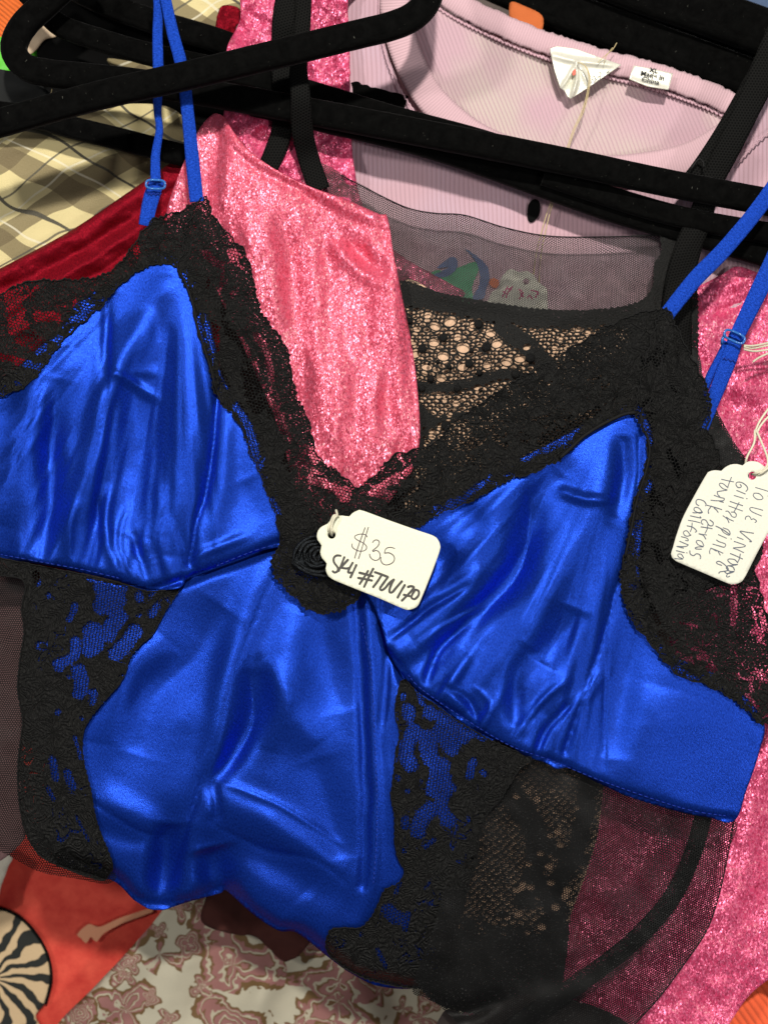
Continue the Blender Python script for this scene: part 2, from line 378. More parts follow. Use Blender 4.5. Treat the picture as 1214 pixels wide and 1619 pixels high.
maroon = M_satin('maroon_satin', (.19, .006, .016), rough=.4, metal=.35)
pinkrib = M_rib('pale_pink_rib', (.55, .35, .40), 140, .02, .45, (.54, .37, .44))
pinkrib_in = M_rib('pale_pink_rib_inside', (.56, .37, .42), 165, .38, .4, (.56, .46, .42))
pinkband = M_rib('pink_neckband_rib', (.62, .41, .45), 230, 0, .35, alongu=True)
pinkstitch = M_plain('pink_stitch', (.64, .41, .47), .8, .6)
card = M_plain('cream_card', (.80, .80, .63), .75, .15, sc=300)
card2 = M_plain('ivory_card', (.74, .73, .62), .75, .15, sc=300)
inkp = M_plain('pen_ink', (.10, .075, .09), .6, 0); inkm = M_plain('marker_ink', (.06, .055, .05), .6, 0); inkb = M_plain('blue_pen_ink', (.10, .12, .16), .6, 0)
inkpink = M_plain('pink_ink', (.6, .05, .2), .6, 0); inkk = M_plain('label_ink', (.02, .02, .02), .6, 0)
twine = M_plain('cotton_string', (.72, .68, .52), .85, .6); thread = M_plain('yellow_thread', (.62, .50, .26), .8, .3)
whitesat = M_satin('white_label_satin', (.72, .70, .60), rough=.3, metal=.15, grain=.15)
plaid = M_plaid(); pais = M_paisley(); zeb = M_zebra()
redcloth = NT('red_velvet'); _f = redcloth.noise(None, 22, 4, .6)
redcloth.set(Base_Color=redcloth.ramp(_f, [(.35, (.50, .028, .018)), (.7, (.72, .085, .05))]), Roughness=.9, Sheen_Weight=.2, Normal=redcloth.bump(redcloth.noise(None, 250, 4), .5, .0008)); redcloth = redcloth.m
nude = M_plain('nude_lining', (.66, .43, .28), .7, .2)
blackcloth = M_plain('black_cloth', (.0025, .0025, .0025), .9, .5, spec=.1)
hemblack = M_plain('black_elastic', (.005, .005, .005), .6, .8, spec=.25, sc=320)

# ---------------- the surface underneath ----------------
bm = bpy.data.meshes.new('table'); bm.from_pydata([(-3, -3, -.13), (3, -3, -.13), (3, 3, -.13), (-3, 3, -.13)], [], [(0, 1, 2, 3)])
bm.uv_layers.new(name='UVMap'); tb = link('table', bm, M_plain('dark_table', (.07, .045, .035), .6)); tag(tb, kind='structure')

# red printed throw
red = empty('throw', (150, 1500), -.11, 'red velvety throw with a black and cream striped patch, bottom left', 'throw')
cloth('fabric', [(-400, 1250), (300, 1200), (800, 1300), (1000, 1500), (900, 2000), (-400, 2000)], lambda x, y: -.108+.003*fbm(x/120, y/120, 1), redcloth, red, 14)
patch = cloth('patch', [(-60, 1440), (0, 1437), (30, 1450), (56, 1476), (74, 1510), (80, 1548), (72, 1585), (56, 1606), (62, 1622), (78, 1640), (20, 1670), (-80, 1640)],
      lambda x, y: -.105+.002*fbm(x/120, y/120, 1), zeb, red, 8, thick=.0015)
sweep('piping', [(-30, 1436, -.104), (0, 1437, -.104), (30, 1450, -.104), (56, 1476, -.104), (75, 1510, -.104), (81, 1548, -.104), (72, 1588, -.104)], 6, 5, blackcloth, red)
cream = M_plain('cream_print', (.66, .30, .17), .9)
cloth('arrow_motif', [(122, 1478), (140, 1462), (158, 1466), (190, 1452), (240, 1436), (242, 1442), (195, 1460), (165, 1476), (152, 1490), (144, 1482), (136, 1492), (128, 1484)], lambda x, y: -.1062+.003*fbm(x/120, y/120, 1)+.001, cream, red, 5)
# pale patterned end of the throw at the extreme left
tag(cloth('pale_napkin', [(-60, 1330), (14, 1352), (12, 1372), (2, 1400), (-10, 1428), (-60, 1430)], lambda x, y: -.09+.002*fbm(x/30, y/30, 2), M_plain('pale_print', (.50, .46, .38), .8), None, 8, thick=.0006),
    'pale corner of cloth on the red throw, under the slip hem at far left', 'cloth')

# paisley scarf
def hp(x, y):
    return -.088+strokes(x, y, [([(250, 1420), (200, 1530), (120, 1640)], 5, 30), ([(460, 1490), (420, 1560), (395, 1640)], 8, 26), ([(340, 1440), (330, 1540), (300, 1640)], -6, 30),
        ([(480, 1480), (560, 1560), (600, 1640)], 9, 40), ([(620, 1560), (640, 1640)], -4, 25), ([(255, 1400), (90, 1619)], -8, 16)])+.0025*fbm(x/60, y/60, 3)
tag(cloth('scarf', [(262, 1380), (262, 1430), (215, 1490), (150, 1560), (88, 1625), (60, 1700), (1000, 1720), (900, 1500), (560, 1380), (400, 1360)], hp, pais, None, 7, thick=.0006),
    'cream scarf with pink and brown paisley swirls, crumpled under the hem of the blue slip', 'scarf')
tag(cloth('velvet_cloth', [(318, 1350), (470, 1350), (500, 1440), (490, 1490), (455, 1520), (425, 1500), (400, 1480), (360, 1476), (318, 1456), (330, 1400)], lambda x, y: -.070+.006*fbm(x/40, y/40, 5), M_plain('brown_velvet', (.045, .008, .005), .9, .6), None, 7, thick=.001),
    'dark red-brown velvet bunched between the blue slip hem and the paisley scarf', 'cloth')
# orange knit bottom right and other glimpses
tag(cloth('orange_sweater', [(1300, 1440), (1214, 1500), (1120, 1600), (1060, 1720), (1300, 1720)], lambda x, y: -.05+.002*fbm(x/50, y/50, 2), M_rib('orange_knit', (.95, .14, .05), 100, .6, .9), None, 8, thick=.001),
    'bright orange ribbed knit showing at the bottom right corner', 'sweater')
tag(cloth('orange_bag', [(-60, -60), (60, -60), (55, 10), (20, 40), (-10, 110), (-60, 110)], lambda x, y: -.055+.002*fbm(x/30, y/30, 2), M_rib('orange_net', (.80, .16, .03), 160, .9, .9), None, 6, thick=.001),
    'coarse orange net fabric in the top left corner behind the hangers', 'bag')
tag(cloth('green_wrapper', [(-30, 60), (30, 62), (62, 74), (72, 50), (110, 40), (90, 100), (50, 100), (20, 112), (-30, 112)], lambda x, y: -.05+.001*fbm(x/20, y/20, 2), M_plain('green_plastic', (.10, .55, .03), .35, .05), None, 5, thick=.0008),
    'bright green scrap glimpsed through the loop of the black hanger', 'wrapper')
tag(cloth('beige_paper', [(46, 30), (85, 30), (90, 55), (70, 62), (52, 82), (38, 84)], lambda x, y: -.046+.001*fbm(x/20, y/20, 2), M_plain('beige_paper', (.48, .36, .24), .6, .1), None, 5, thick=.0008),
    'beige scrap above the green one inside the hanger loop', 'paper')
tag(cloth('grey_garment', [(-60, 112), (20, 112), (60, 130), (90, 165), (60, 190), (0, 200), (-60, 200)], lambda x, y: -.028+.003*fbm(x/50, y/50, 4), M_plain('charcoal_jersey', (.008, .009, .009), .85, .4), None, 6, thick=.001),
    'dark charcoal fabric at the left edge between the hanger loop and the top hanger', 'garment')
denim = M_plain('blue_denim', (.07, .11, .20), .85, .9, sc=260)
tag(cloth('denim_garment', [(1080, -60), (1300, -60), (1300, 180), (1180, 170), (1090, 120), (1060, 60)], lambda x, y: -.075+.003*fbm(x/50, y/50, 4), denim, None, 8, thick=.001),
    'blue denim garment peeking out in the top right corner behind the hangers', 'jeans')
tag(cloth('orange_cloth', [(806, 4), (830, 9), (858, 26), (850, 56), (812, 45)], lambda x, y: -.0425+.001*fbm(x/20, y/20, 2), M_plain('burnt_orange', (.55, .13, .03), .85), None, 6, thick=.0008),
    'sliver of burnt orange cloth behind the pink neckband', 'cloth')

# ---------------- plaid shirt ----------------
def hpl(x, y): return -.040+strokes(x, y, [([(-20, 300), (120, 250), (240, 260)], 5, 60), ([(0, 215), (100, 205), (200, 235)], -2, 12), ([(0, 240), (80, 222), (160, 235)], 2, 10)])+.003*fbm(x/80, y/80, 6)
ps = empty('plaid_shirt', (120, 300), -.04, 'cream and brown plaid shirt at the left edge, beside the dark red satin', 'shirt')
cloth('body', [(-60, 190), (40, 200), (75, 160), (82, 140), (80, 170), (100, 185), (175, 165), (270, 170), (300, 220), (300, 340), (200, 420), (60, 560), (-60, 600)], hpl, plaid, ps, 6, thick=.0008)
cloth('sleeve', [(250, -30), (420, -40), (395, 0), (360, 30), (330, 60), (290, 60), (260, 20)], lambda x, y: -.045+.002*fbm(x/30, y/30, 3), plaid, ps, 6, thick=.0008)
cloth('collar', [(170, 92), (200, 95), (250, 104), (260, 118), (215, 116), (180, 106)], lambda x, y: -.042+.001*fbm(x/30, y/30, 3), plaid, ps, 5, thick=.0008)
tag(cloth('dark_backing', [(60, 30), (110, -30), (260, -40), (300, 60), (400, 70), (470, 100), (420, 190), (330, 200), (260, 175), (180, 160), (110, 172), (70, 165)], lambda x, y: -.0475+.003*fbm(x/50, y/50, 8), blackcloth, None, 7, thick=.001),  # dark backing added so the gaps between the hangers read black
    'dark backing sheet added to fill the black gaps among the hangers at top left', 'garment')

# ---------------- maroon satin ----------------
def hm(x, y): return -.029+strokes(x, y, [([(-40, 455), (120, 370), (290, 262)], 2.5, 12), ([(-40, 478), (120, 400), (300, 285)], -2.5, 8), ([(-20, 500), (130, 420), (280, 320)], 2.6, 7), ([(-20, 520), (130, 445), (290, 345)], -2.6, 6), ([(-20, 545), (130, 470), (290, 370)], 2.4, 7), ([(-30, 440), (120, 355), (280, 250)], -1.6, 3, 'c')])+.0045*fbm(x/55, y/38, 9)+.0012*fbm(x/14, y/14, 2)
mr = empty('maroon_dress', (150, 400), -.03, 'shiny dark red satin garment running diagonally under the left shoulder lace', 'dress')
cloth('body', [(-60, 455), (0, 424), (110, 365), (200, 305), (262, 262), (300, 235), (345, 205), (345, 420), (330, 640), (150, 760), (110, 1030), (-60, 1060)], hm, maroon, mr, 5, thick=.0006)
cloth('strap', [(338, 70), (349, 10), (383, 18), (372, 45), (366, 72), (350, 74)], lambda x, y: -.034+.004*fbm(x/22, y/22, 4), maroon, mr, 3, thick=.0008)
tag(cloth('dusty_garment', [(-60, 860), (34, 880), (42, 960), (36, 1060), (34, 1200), (36, 1330), (-60, 1330)], lambda x, y: -.024+.002*fbm(x/40, y/60, 3), M_plain('dusty_pink', (.20, .11, .11), .8), None, 7, thick=.0006),
    'dusty pink fabric seen through the black mesh side at the left edge', 'garment')

# ---------------- pale pink ribbed shirt ----------------
shirt = empty('ribbed_shirt', (850, 250), -.035, 'pale pink ribbed shirt with its neckline and white inside labels showing', 'shirt')
def hin(x, y): return -.038+.003*fbm(x/140, y/140, 2)+strokes(x, y, [([(880, 240), (915, 160)], 1.2, 14)])
def hfr(x, y): return -.031+.0025*fbm(x/120, y/120, 5)+strokes(x, y, [([(620, 300), (800, 320), (1050, 380)], -1.5, 40)])
cloth('back_inside', [(590, -60), (720, -60), (700, 8), (790, 50), (880, 80), (1000, 115), (1120, 150), (1170, 170), (1180, 250), (900, 300), (700, 260), (590, 130)], hin, pinkrib_in, shirt, 7, thick=.0008)
front_in = [(648, -60), (650, 20), (668, 84), (700, 140), (750, 186), (800, 212), (870, 236), (950, 245), (1030, 238), (1090, 222), (1150, 185), (1180, 158)]
cloth('front', [(540, -60), (600, -60), (604, 40), (622, 110), (662, 178), (720, 222), (800, 258), (880, 276), (960, 280), (1060, 268), (1130, 240), (1185, 160), (1230, 40), (1300, 60), (1300, 480), (1000, 560), (560, 500), (540, 200)], hfr, pinkrib, shirt, 7, thick=.0008)
def ribbon(name, pts, w, mat, parent, arch=.0012, thick=.0008, nv=8, step=5, fuzz=0):
    P = cr([(p[0], p[1], p[2]*4000) for p in pts], step); T = np.gradient(P[:, :2], axis=0); T /= np.linalg.norm(T, axis=1)[:, None]; N = np.stack([T[:, 1], -T[:, 0]], 1)
    ws = np.interp(np.linspace(0, 1, len(P)), np.linspace(0, 1, len(w)), w) if hasattr(w, '__len__') else np.full(len(P), float(w))
    s = np.concatenate([[0], np.cumsum(np.linalg.norm(np.diff(P[:, :2], axis=0), axis=1))])
    vs = []; uv = []; fs = []
    for i in range(len(P)):
        for k in range(nv+1):
            t = k/nv-.5; x, y = P[i, :2]+N[i]*ws[i]*t
            if fuzz and k in (0, nv): x += fuzz*random.uniform(-1, 1); y += fuzz*random.uniform(-1, 1)
            vs.append(W(x, y, P[i, 2]/4000+arch*(1-(2*t)**2))); uv.append((s[i]/1000, t*ws[i]/1000))
    for i in range(len(P)-1):
        for k in range(nv):
            a = i*(nv+1)+k; fs.append((a, a+nv+1, a+nv+2, a+1))
    me = bpy.data.meshes.new(name); me.from_pydata(vs, [], fs); u = me.uv_layers.new(name='UVMap')
    for l in me.loops: u.data[l.index].uv = uv[l.vertex_index]
    for p in me.polygons: p.use_smooth = True
    me.update()
    if me.polygons[0].normal.z < 0: me.flip_normals()
    o = link(name, me, mat, parent)
    if thick: sm = o.modifiers.new('t', 'SOLIDIFY'); sm.thickness = thick; sm.offset = -1
    return o
def shiftc(pts, d, z):
    P = np.array(pts, float); T = np.gradient(P, axis=0); T /= np.linalg.norm(T, axis=1)[:, None]; N = np.stack([T[:, 1], -T[:, 0]], 1)
    return [(p[0], p[1], z) for p in P-N*d]
ribbon('front_neckband', shiftc(front_in[:-1], 24, -.0275), 48, pinkband, shirt, .0015)
back_top = [(690, -40), (730, -12), (780, 14), (850, 44), (940, 74), (1040, 100), (1120, 128), (1190, 160)]
ribbon('back_neckband', shiftc(back_top, 17, -.0345), 36, pinkband, shirt, .0014, fuzz=1.5)
zig = []
for i, p in enumerate(cr(shiftc(back_top, 40, -.032), 3.2)): zig.append((p[0]+(2.6 if i % 2 else -2.6)*.4, p[1]+(3.2 if i % 2 else -3.2), -.0366+(.0005 if i % 2 else 0)))
sweep('seam_stitching', zig, 3.4, 3.4, pinkstitch, shirt, seg=6, step=2)
zig = [(p[0], p[1]+(1.6 if i % 2 else -1.6), -.0285) for i, p in enumerate(cr(shiftc([(604, -40), (604, 40), (622, 110), (662, 178), (700, 208)], 4, -.03), 4))]
sweep('seam_stitching', zig, 2.6, 2.6, pinkstitch, shirt, seg=6, step=2)
zig = [(p[0], p[1]+(1.6 if i % 2 else -1.6), -.0275) for i, p in enumerate(cr([(1160, 265, 0), (1195, 225, 0), (1240, 190, 0)], 4))]
sweep('seam_stitching', zig, 2.6, 2.6, pinkstitch, shirt, seg=6, step=2)
# labels
k4 = lambda x, y: (840+x/4.67, 40+y/4.67)
lab = cloth('care_label', [k4(755, 292), k4(900, 318), k4(1045, 352), k4(1030, 410), k4(1012, 472), k4(860, 448), k4(722, 392), k4(738, 340)],
            lambda x, y: -.0288+strokes(x, y, [([k4(700, 392), k4(860, 445), k4(1030, 478)], .8, 5, 'f')]), whitesat, shirt, 3, thick=.0003, smooth=False)
def text(body, px, py, size, rot, z, mat, parent, name='lettering'):
    cu = bpy.data.curves.new(name, 'FONT'); cu.body = body; cu.size = size*PX*1.35; cu.align_x = 'CENTER'; cu.align_y = 'CENTER'; cu.extrude = .00003; cu.offset = .00007
    o = bpy.data.objects.new(name, cu); C.objects.link(o)
    dg = bpy.context.evaluated_depsgraph_get(); me = bpy.data.meshes.new_from_object(o.evaluated_get(dg)); bpy.data.objects.remove(o)
    me.materials.clear(); me.name = name
    q = link(name, me, mat)
    from mathutils import Matrix
    me.transform(Matrix.Translation(W(px, py, z)) @ Matrix.Rotation(rot, 4, 'Z') @ Matrix.Scale(1.28, 4, (1, 0, 0)))
    if not me.uv_layers: me.uv_layers.new(name='UVMap')
    if parent:                                            # writing is a sub-part of the label it is printed on
        q.parent = parent
        q.matrix_parent_inverse.translation = -(parent.parent.location if parent.parent else Vector((0, 0, 0))) if False else Vector((0, 0, 0))
    return q
text('XL', *k4(903, 330), 6.6, -.22, -.0282, inkk, lab); text('Made in', *k4(895, 367), 7.4, -.22, -.0280, inkk, lab); text('China', *k4(880, 406), 7.4, -.22, -.0276, inkk, lab)
tri = cloth('folded_label', [k4(135, 168), k4(190, 150), k4(330, 170), k4(480, 225), k4(665, 288), k4(560, 360), k4(430, 450), k4(290, 540), k4(262, 520), k4(245, 480), k4(212, 460), k4(170, 330)],
      lambda x, y: -.031+strokes(x, y, [([k4(335, 270), k4(280, 380), k4(215, 465)], 2.2, 3.2), ([k4(335, 270), k4(335, 400), k4(295, 530)], 2.4, 3), ([k4(320, 330), k4(270, 450)], -2.2, 4), ([k4(140, 210), k4(330, 260), k4(640, 290)], 1.4, 5), ([k4(350, 280), k4(420, 440)], 1.0, 4)]),
      whitesat, shirt, 1.8, thick=.0003, smooth=False)
cloth('red_mark', [k4(300, 320), k4(330, 305), k4(325, 360), k4(305, 368)], lambda x, y: -.0298+0*x, M_plain('red_print', (.75, .10, .05), .5, 0), tri, 2, smooth=False)
ink('lettering', [[(445, 400), (460, 370), (475, 400)], [(465, 420), (480, 395)], [(483, 395), (500, 372), (507, 395)], [(495, 350), (512, 345), (510, 372)], [(550, 352), (575, 330)], [(560, 345), (582, 340)]], 1.1, lambda x, y: -.0288, inkk, tri, k4)
for off in (0, 2.5):
    sweep('thread', [(*k4(340, 272), -.0275), (*k4(390+off, 290), -.026), (*k4(424+off*3, 370), -.026), (*k4(410+off*4, 500), -.028), (*k4(370+off*5, 640), -.027), (906+off, 205, -.026), (893+off, 245, -.026), (876+off, 305, -.026), (862+off*2, 345, -.026), (848+off*3, 400, -.027), (842+off*4, 450, -.027)], 1.5, 1.5, thread, shirt, seg=6)
sweep('thread', [(*k4(486, 275), -.028), (*k4(550, 215), -.028), (*k4(600, 175), -.026), (*k4(630, 125), -.026)], 1.3, 1.3, thread, shirt, seg=6)
sweep('thread', [(*k4(535, 280), -.028), (*k4(552, 225), -.027), (*k4(600, 160), -.026)], 1.1, 1.1, thread, shirt, seg=6)
# printed graphic and a small black oval
k5 = lambda x, y: (640+x/4.67, 360+y/4.67)
pr = lambda x, y: hfr(x, y)+.0006
gm = M_plain('green_print', (.01, .30, .12), .5, .2); bmm = M_plain('navy_print', (.04, .10, .28), .5, .2)
cloth('green_print', [k5(180, 350), k5(250, 310), k5(330, 340), k5(380, 300), k5(450, 270), k5(520, 250), k5(545, 300), k5(520, 370), k5(495, 440), k5(490, 560), k5(250, 560), k5(200, 450)], pr, gm, shirt, 4)
cloth('navy_print', [k5(440, 150), k5(500, 185), k5(570, 240), k5(615, 300), k5(625, 380), k5(600, 450), k5(580, 520), k5(500, 520), k5(545, 430), k5(555, 350), k5(540, 280), k5(500, 215)], lambda x, y: pr(x, y)+.0003, bmm, shirt, 3)
cloth('navy_print', [k5(240, 295), k5(310, 235), k5(350, 212), k5(385, 235), k5(385, 290), k5(340, 345), k5(270, 365), k5(190, 355), k5(250, 330), k5(320, 290)], lambda x, y: pr(x, y)+.0003, bmm, shirt, 3)
cloth('orange_print', [k5(622, 385), k5(665, 370), k5(695, 395), k5(680, 440), k5(640, 435)], lambda x, y: pr(x, y)+.0003, M_plain('orange_print', (.75, .16, .03), .5, .2), shirt, 3)
tag(cloth('black_oval', [(845, 314), (853, 320), (853, 336), (846, 347), (838, 350), (834, 340), (836, 322)], lambda x, y: hfr(x, y)+.0015, blackcloth, shirt, 2, thick=.0008), 'small black oval on the pink ribbing')
# tag under the sheer yoke
t3 = empty('size_tag', (830, 455), -.026, 'pale scalloped paper tag with pink handwriting seen through grey mesh', 'tag')
z3 = lambda x, y: -.0235+0*x
cloth('card', [k5(632, 490), k5(690, 440), k5(710, 370), k5(760, 312), k5(800, 305), k5(840, 325), k5(900, 318), k5(950, 345), k5(985, 400), k5(1030, 430), k5(1055, 470), k5(1050, 520), k5(1020, 620), k5(640, 600)], z3, card2, t3, 5, thick=.0004, holes=[[k5(895+24*math.cos(a), 396+24*math.sin(a)) for a in np.arange(0, 6.2, .7)]])
ink('handwriting', [[(720, 510), (740, 470), (760, 430)], [(745, 515), (765, 470), (795, 430)], [(725, 470), (755, 490)], [(755, 450), (790, 455)], [(840, 455), (870, 480), (845, 520)], [(850, 475), (875, 510)], [(930, 460), (990, 475)], [(985, 478), (965, 510)], [(905, 520), (920, 495), (940, 525)]], 2.2, z3, inkpink, t3, k5)

# ---------------- pink glitter tank ----------------
tank = empty('glitter_tank', (520, 500), -.02, 'pink glitter knit tank top lying under the blue slip and sheer black mesh', 'top')
def hg(x, y): return -.0125+strokes(x, y, [([(345, 190), (400, 250), (500, 300), (640, 365)], 1.6, 9), ([(350, 205), (395, 262), (500, 318), (640, 385)], -1.2, 8), ([(470, 340), (500, 420), (510, 560), (520, 700)], 3, 22), ([(440, 330), (455, 420), (470, 520)], -2, 16),
        ([(530, 340), (570, 400), (620, 430)], -3, 12), ([(520, 380), (570, 430), (615, 450)], 2.5, 12), ([(590, 450), (600, 560), (590, 700)], 2, 18), ([(640, 380), (650, 520), (662, 680)], -1.5, 10), ([(620, 400), (625, 540), (640, 700)], 1.5, 12)])+.0065*fbm(x/48, y/170, 4, 2)+.0008*fbm(x/18, y/60, 2, 2)
cloth('front', [(300, 235), (325, 190), (348, 180), (375, 215), (410, 250), (470, 287), (540, 312), (600, 338), (612, 342), (622, 400), (636, 470), (650, 540), (660, 620), (663, 700), (640, 760), (560, 840), (480, 800), (430, 650), (330, 440), (290, 420), (262, 345)], hg, glit, tank, 4, thick=.0006)
def hgb(x, y): return -.022+.006*fbm(x/35, y/35, 7)+.003*fbm(x/90, y/90, 3)
cloth('back_strap', [(395, -40), (560, -40), (550, 0), (553, 90), (553, 140), (556, 230), (566, 300), (575, 350), (500, 340), (440, 320), (350, 300), (352, 190), (365, 150), (358, 80), (380, 30)], hgb, glit2, tank, 4, thick=.0006)
def hgr(x, y): return -.0275+strokes(x, y, [([(1110, 465), (1160, 450), (1214, 420)], 2, 7), ([(1110, 500), (1170, 480), (1230, 430)], -2, 7), ([(1100, 570), (1130, 580), (1160, 590)], -3, 12), ([(1200, 560), (1150, 560)], 2, 14), ([(1130, 640), (1180, 640), (1220, 700)], -4, 20), ([(1180, 780), (1240, 900)], 3, 25),
        ([(1160, 1300), (1200, 1100), (1220, 950)], -2, 20), ([(1195, 1250), (1170, 1400), (1100, 1560)], 2.5, 30)])+.005*fbm(x/60, y/60, 8)
cloth('side', [(1060, 470), (1104, 452), (1140, 434), (1166, 421), (1205, 433), (1240, 440), (1300, 430), (1300, 1480), (1216, 1548), (1180, 1580), (1140, 1640), (1100, 1700), (700, 1700), (800, 1500), (860, 1240), (1040, 1100), (1060, 800)], hgr, glit2, tank, 5, thick=.0006)
cloth('side_facing', [(615, 395), (650, 414), (700, 442), (735, 464), (700, 480), (640, 480), (612, 440)], lambda x, y: -.0228+.002*fbm(x/22, y/22, 4), glit2, tank, 4, thick=.0006)

# ---------------- black lace top ----------------
ltop = empty('lace_top', (850, 600), -.017, 'black openwork lace top with nude lining, filling the neckline of the blue slip', 'top')
hl = lambda x, y: -.0175+.002*fbm(x/70, y/70, 3)+strokes(x, y, [([(640, 600), (760, 560), (860, 570)], 1.5, 20), ([(660, 480), (780, 500), (900, 520)], -1.0, 14)])
cloth('lining', [(628, 462), (720, 480), (840, 500), (960, 500), (1060, 480), (1085, 560), (1100, 700), (1100, 900), (990, 1000), (955, 1240), (942, 1330), (905, 1440), (865, 1530), (760, 1535), (690, 1520), (630, 1440), (600, 1000), (640, 800)], lambda x, y: hl(x, y)-.0025, nude, ltop, 8)
HO = [(293, 217, 30), (217, 240, 26), (412, 235, 20), (498, 275, 24), (330, 297, 20), (212, 322, 26), (105, 320, 20), (358, 350, 32), (530, 327, 27), (120, 378, 26), (258, 392, 28), (360, 440, 30), (175, 443, 26), (578, 420, 27), (645, 402, 27), (680, 345, 20), (480, 435, 22), (248, 503, 24), (520, 583, 20), (322, 632, 18), (730, 510, 16), (432, 550, 20),
      (940, 255, 16), (985, 275, 16), (1110, 270, 20), (950, 325, 16), (850, 310, 14), (820, 350, 14), (880, 350, 14), (125, 255, 18), (180, 185, 20), (270, 600, 14), (235, 580, 14), (200, 770, 16), (240, 740, 14), (290, 690, 14)]
k6 = lambda x, y: (620+x/3.195, 440+y/3.195)
def f_hole(x, y):
    r = np.zeros(x.shape)
    for (a, b, s) in HO:
        px, py = k6(a, b); th = (a*7 % 10)/10-.5; dx = (x-px)*math.cos(th)+(y-py)*math.sin(th); dy = -(x-px)*math.sin(th)+(y-py)*math.cos(th)
        r = np.maximum(r, np.clip(1.6-np.hypot(dx/(s/3.195*1.05), dy/(s/3.195*.8)), 0, 1.2))
    for i in range(30):                                    # dotted openings further down, seen through the slip's mesh
        rr = random.Random(i); px = 800+150*rr.random(); py = 1225+260*rr.random(); s = 4.5+3*rr.random()
        r = np.maximum(r, np.clip(1.6-np.hypot((x-px)/s, (y-py)/s/.8), 0, 1.2))
    return r
def f_solid(x, y):                                          # 1 = dense lace
    b, _, _ = dist(x, y, cr([(600, 455), (700, 472), (780, 488), (870, 497), (1000, 492), (1080, 480)], 10)); s = np.clip(1.8-b/15, 0, 1)
    for L, w in (([(655, 610), (700, 612), (760, 600), (800, 590), (840, 600)], 7), ([(790, 480), (800, 520), (830, 540), (850, 560), (870, 590)], 13), ([(630, 640), (660, 650), (680, 665)], 10), ([(665, 690), (700, 660), (740, 655)], 4),
                 ([(640, 500), (640, 560), (655, 640), (662, 700)], 7), ([(800, 1240), (850, 1330), (830, 1420)], 16), ([(930, 1240), (915, 1330), (880, 1400)], 13), ([(860, 1400), (880, 1460), (850, 1540)], 15), ([(820, 1290), (880, 1345), (930, 1360)], 9)):
        d, _, _ = dist(x, y, cr(L, 10)); s = np.maximum(s, np.clip(1.6-d/w, 0, 1))
    s = np.maximum(s, np.clip((x-985)/20, 0, 1)*np.clip((1100-y)/10, 0, 1)); s = np.maximum(s, np.clip((y-1400)/120, 0, 1.4))
    return s
n = NT('openwork_lace'); so = n.attr('solid'); ho = n.attr('hole')
wv = n.vec('ADD', n.uv, n.vec('SCALE', n.noise(None, 22, 2, .5, col=True), sc=.02))
hx = n.hexnet(7.0, 1.57, n.mapv(wv, scale=(.6, 1.1, 1))); netop = n.math('GREATER_THAN', hx, .28)
sol = n.math('GREATER_THAN', n.math('ADD', so, n.math('MULTIPLY', n.math('SUBTRACT', n.noise(None, 60, 3), .5), 1.2)), .5)
hol = n.math('GREATER_THAN', ho, .6); ring = n.math('MULTIPLY', n.math('GREATER_THAN', ho, .32), n.math('LESS_THAN', ho, .6))
opn = n.math('MAXIMUM', n.math('MULTIPLY', n.math('MULTIPLY', netop, n.math('SUBTRACT', 1., sol)), n.math('SUBTRACT', 1., ring)), hol)
pin = n.math('GREATER_THAN', n.noise(None, 260, 2), .66)
opn = n.math('MAXIMUM', opn, n.math('MULTIPLY', n.math('MULTIPLY', pin, .5), sol))
n.set(Base_Color=(.005, .005, .0045), Roughness=.6, Specular_IOR_Level=.25, Alpha=n.math('SUBTRACT', 1., opn), Normal=n.bump(n.noise(None, 330, 3, .7), .8, .0008)); openlace = n.m
LTO = [(622, 448), (700, 463), (780, 478), (870, 489), (950, 488), (1005, 478), (1030, 455), (1033, 420), (1046, 395), (1044, 370), (1075, 372), (1100, 430), (1104, 500), (1104, 590), (1112, 612), (1132, 655), (1156, 700), (1180, 740), (1195, 820), (1190, 900), (1000, 1000),
       (955, 1240), (942, 1330), (905, 1440), (880, 1580), (800, 1606), (700, 1592), (655, 1545), (625, 1440), (600, 1000), (620, 700), (630, 560)]
cloth('lace_panel', LTO, hl, openlace, ltop, 3.0, attrs={'hole': f_hole, 'solid': f_solid}, jag=dict(amp=1.2, per=9), bstep=2)
cloth('yoke', [(500, 262), (560, 285), (612, 314), (650, 330), (690, 337), (735, 340), (800, 360), (870, 373), (960, 374), (1050, 371), (1062, 400), (1060, 480), (980, 520), (850, 520), (700, 500), (600, 470), (540, 380)],
      lambda x, y: -.0205+.0015*fbm(x/60, y/60, 2)+strokes(x, y, [([(640, 380), (720, 390), (800, 420)], .8, 10)]), organza, ltop, 7)
hemk = sweep('yoke_edge', [(540, 277, -.0195), (612, 314, -.0195), (650, 330, -.0195), (690, 337, -.0195), (735, 340, -.0195), (800, 360, -.0195), (870, 373, -.0195), (960, 374, -.0195), (1050, 371, -.0195)], 2.2, 2.2, hemblack, ltop, seg=6)
bd = []
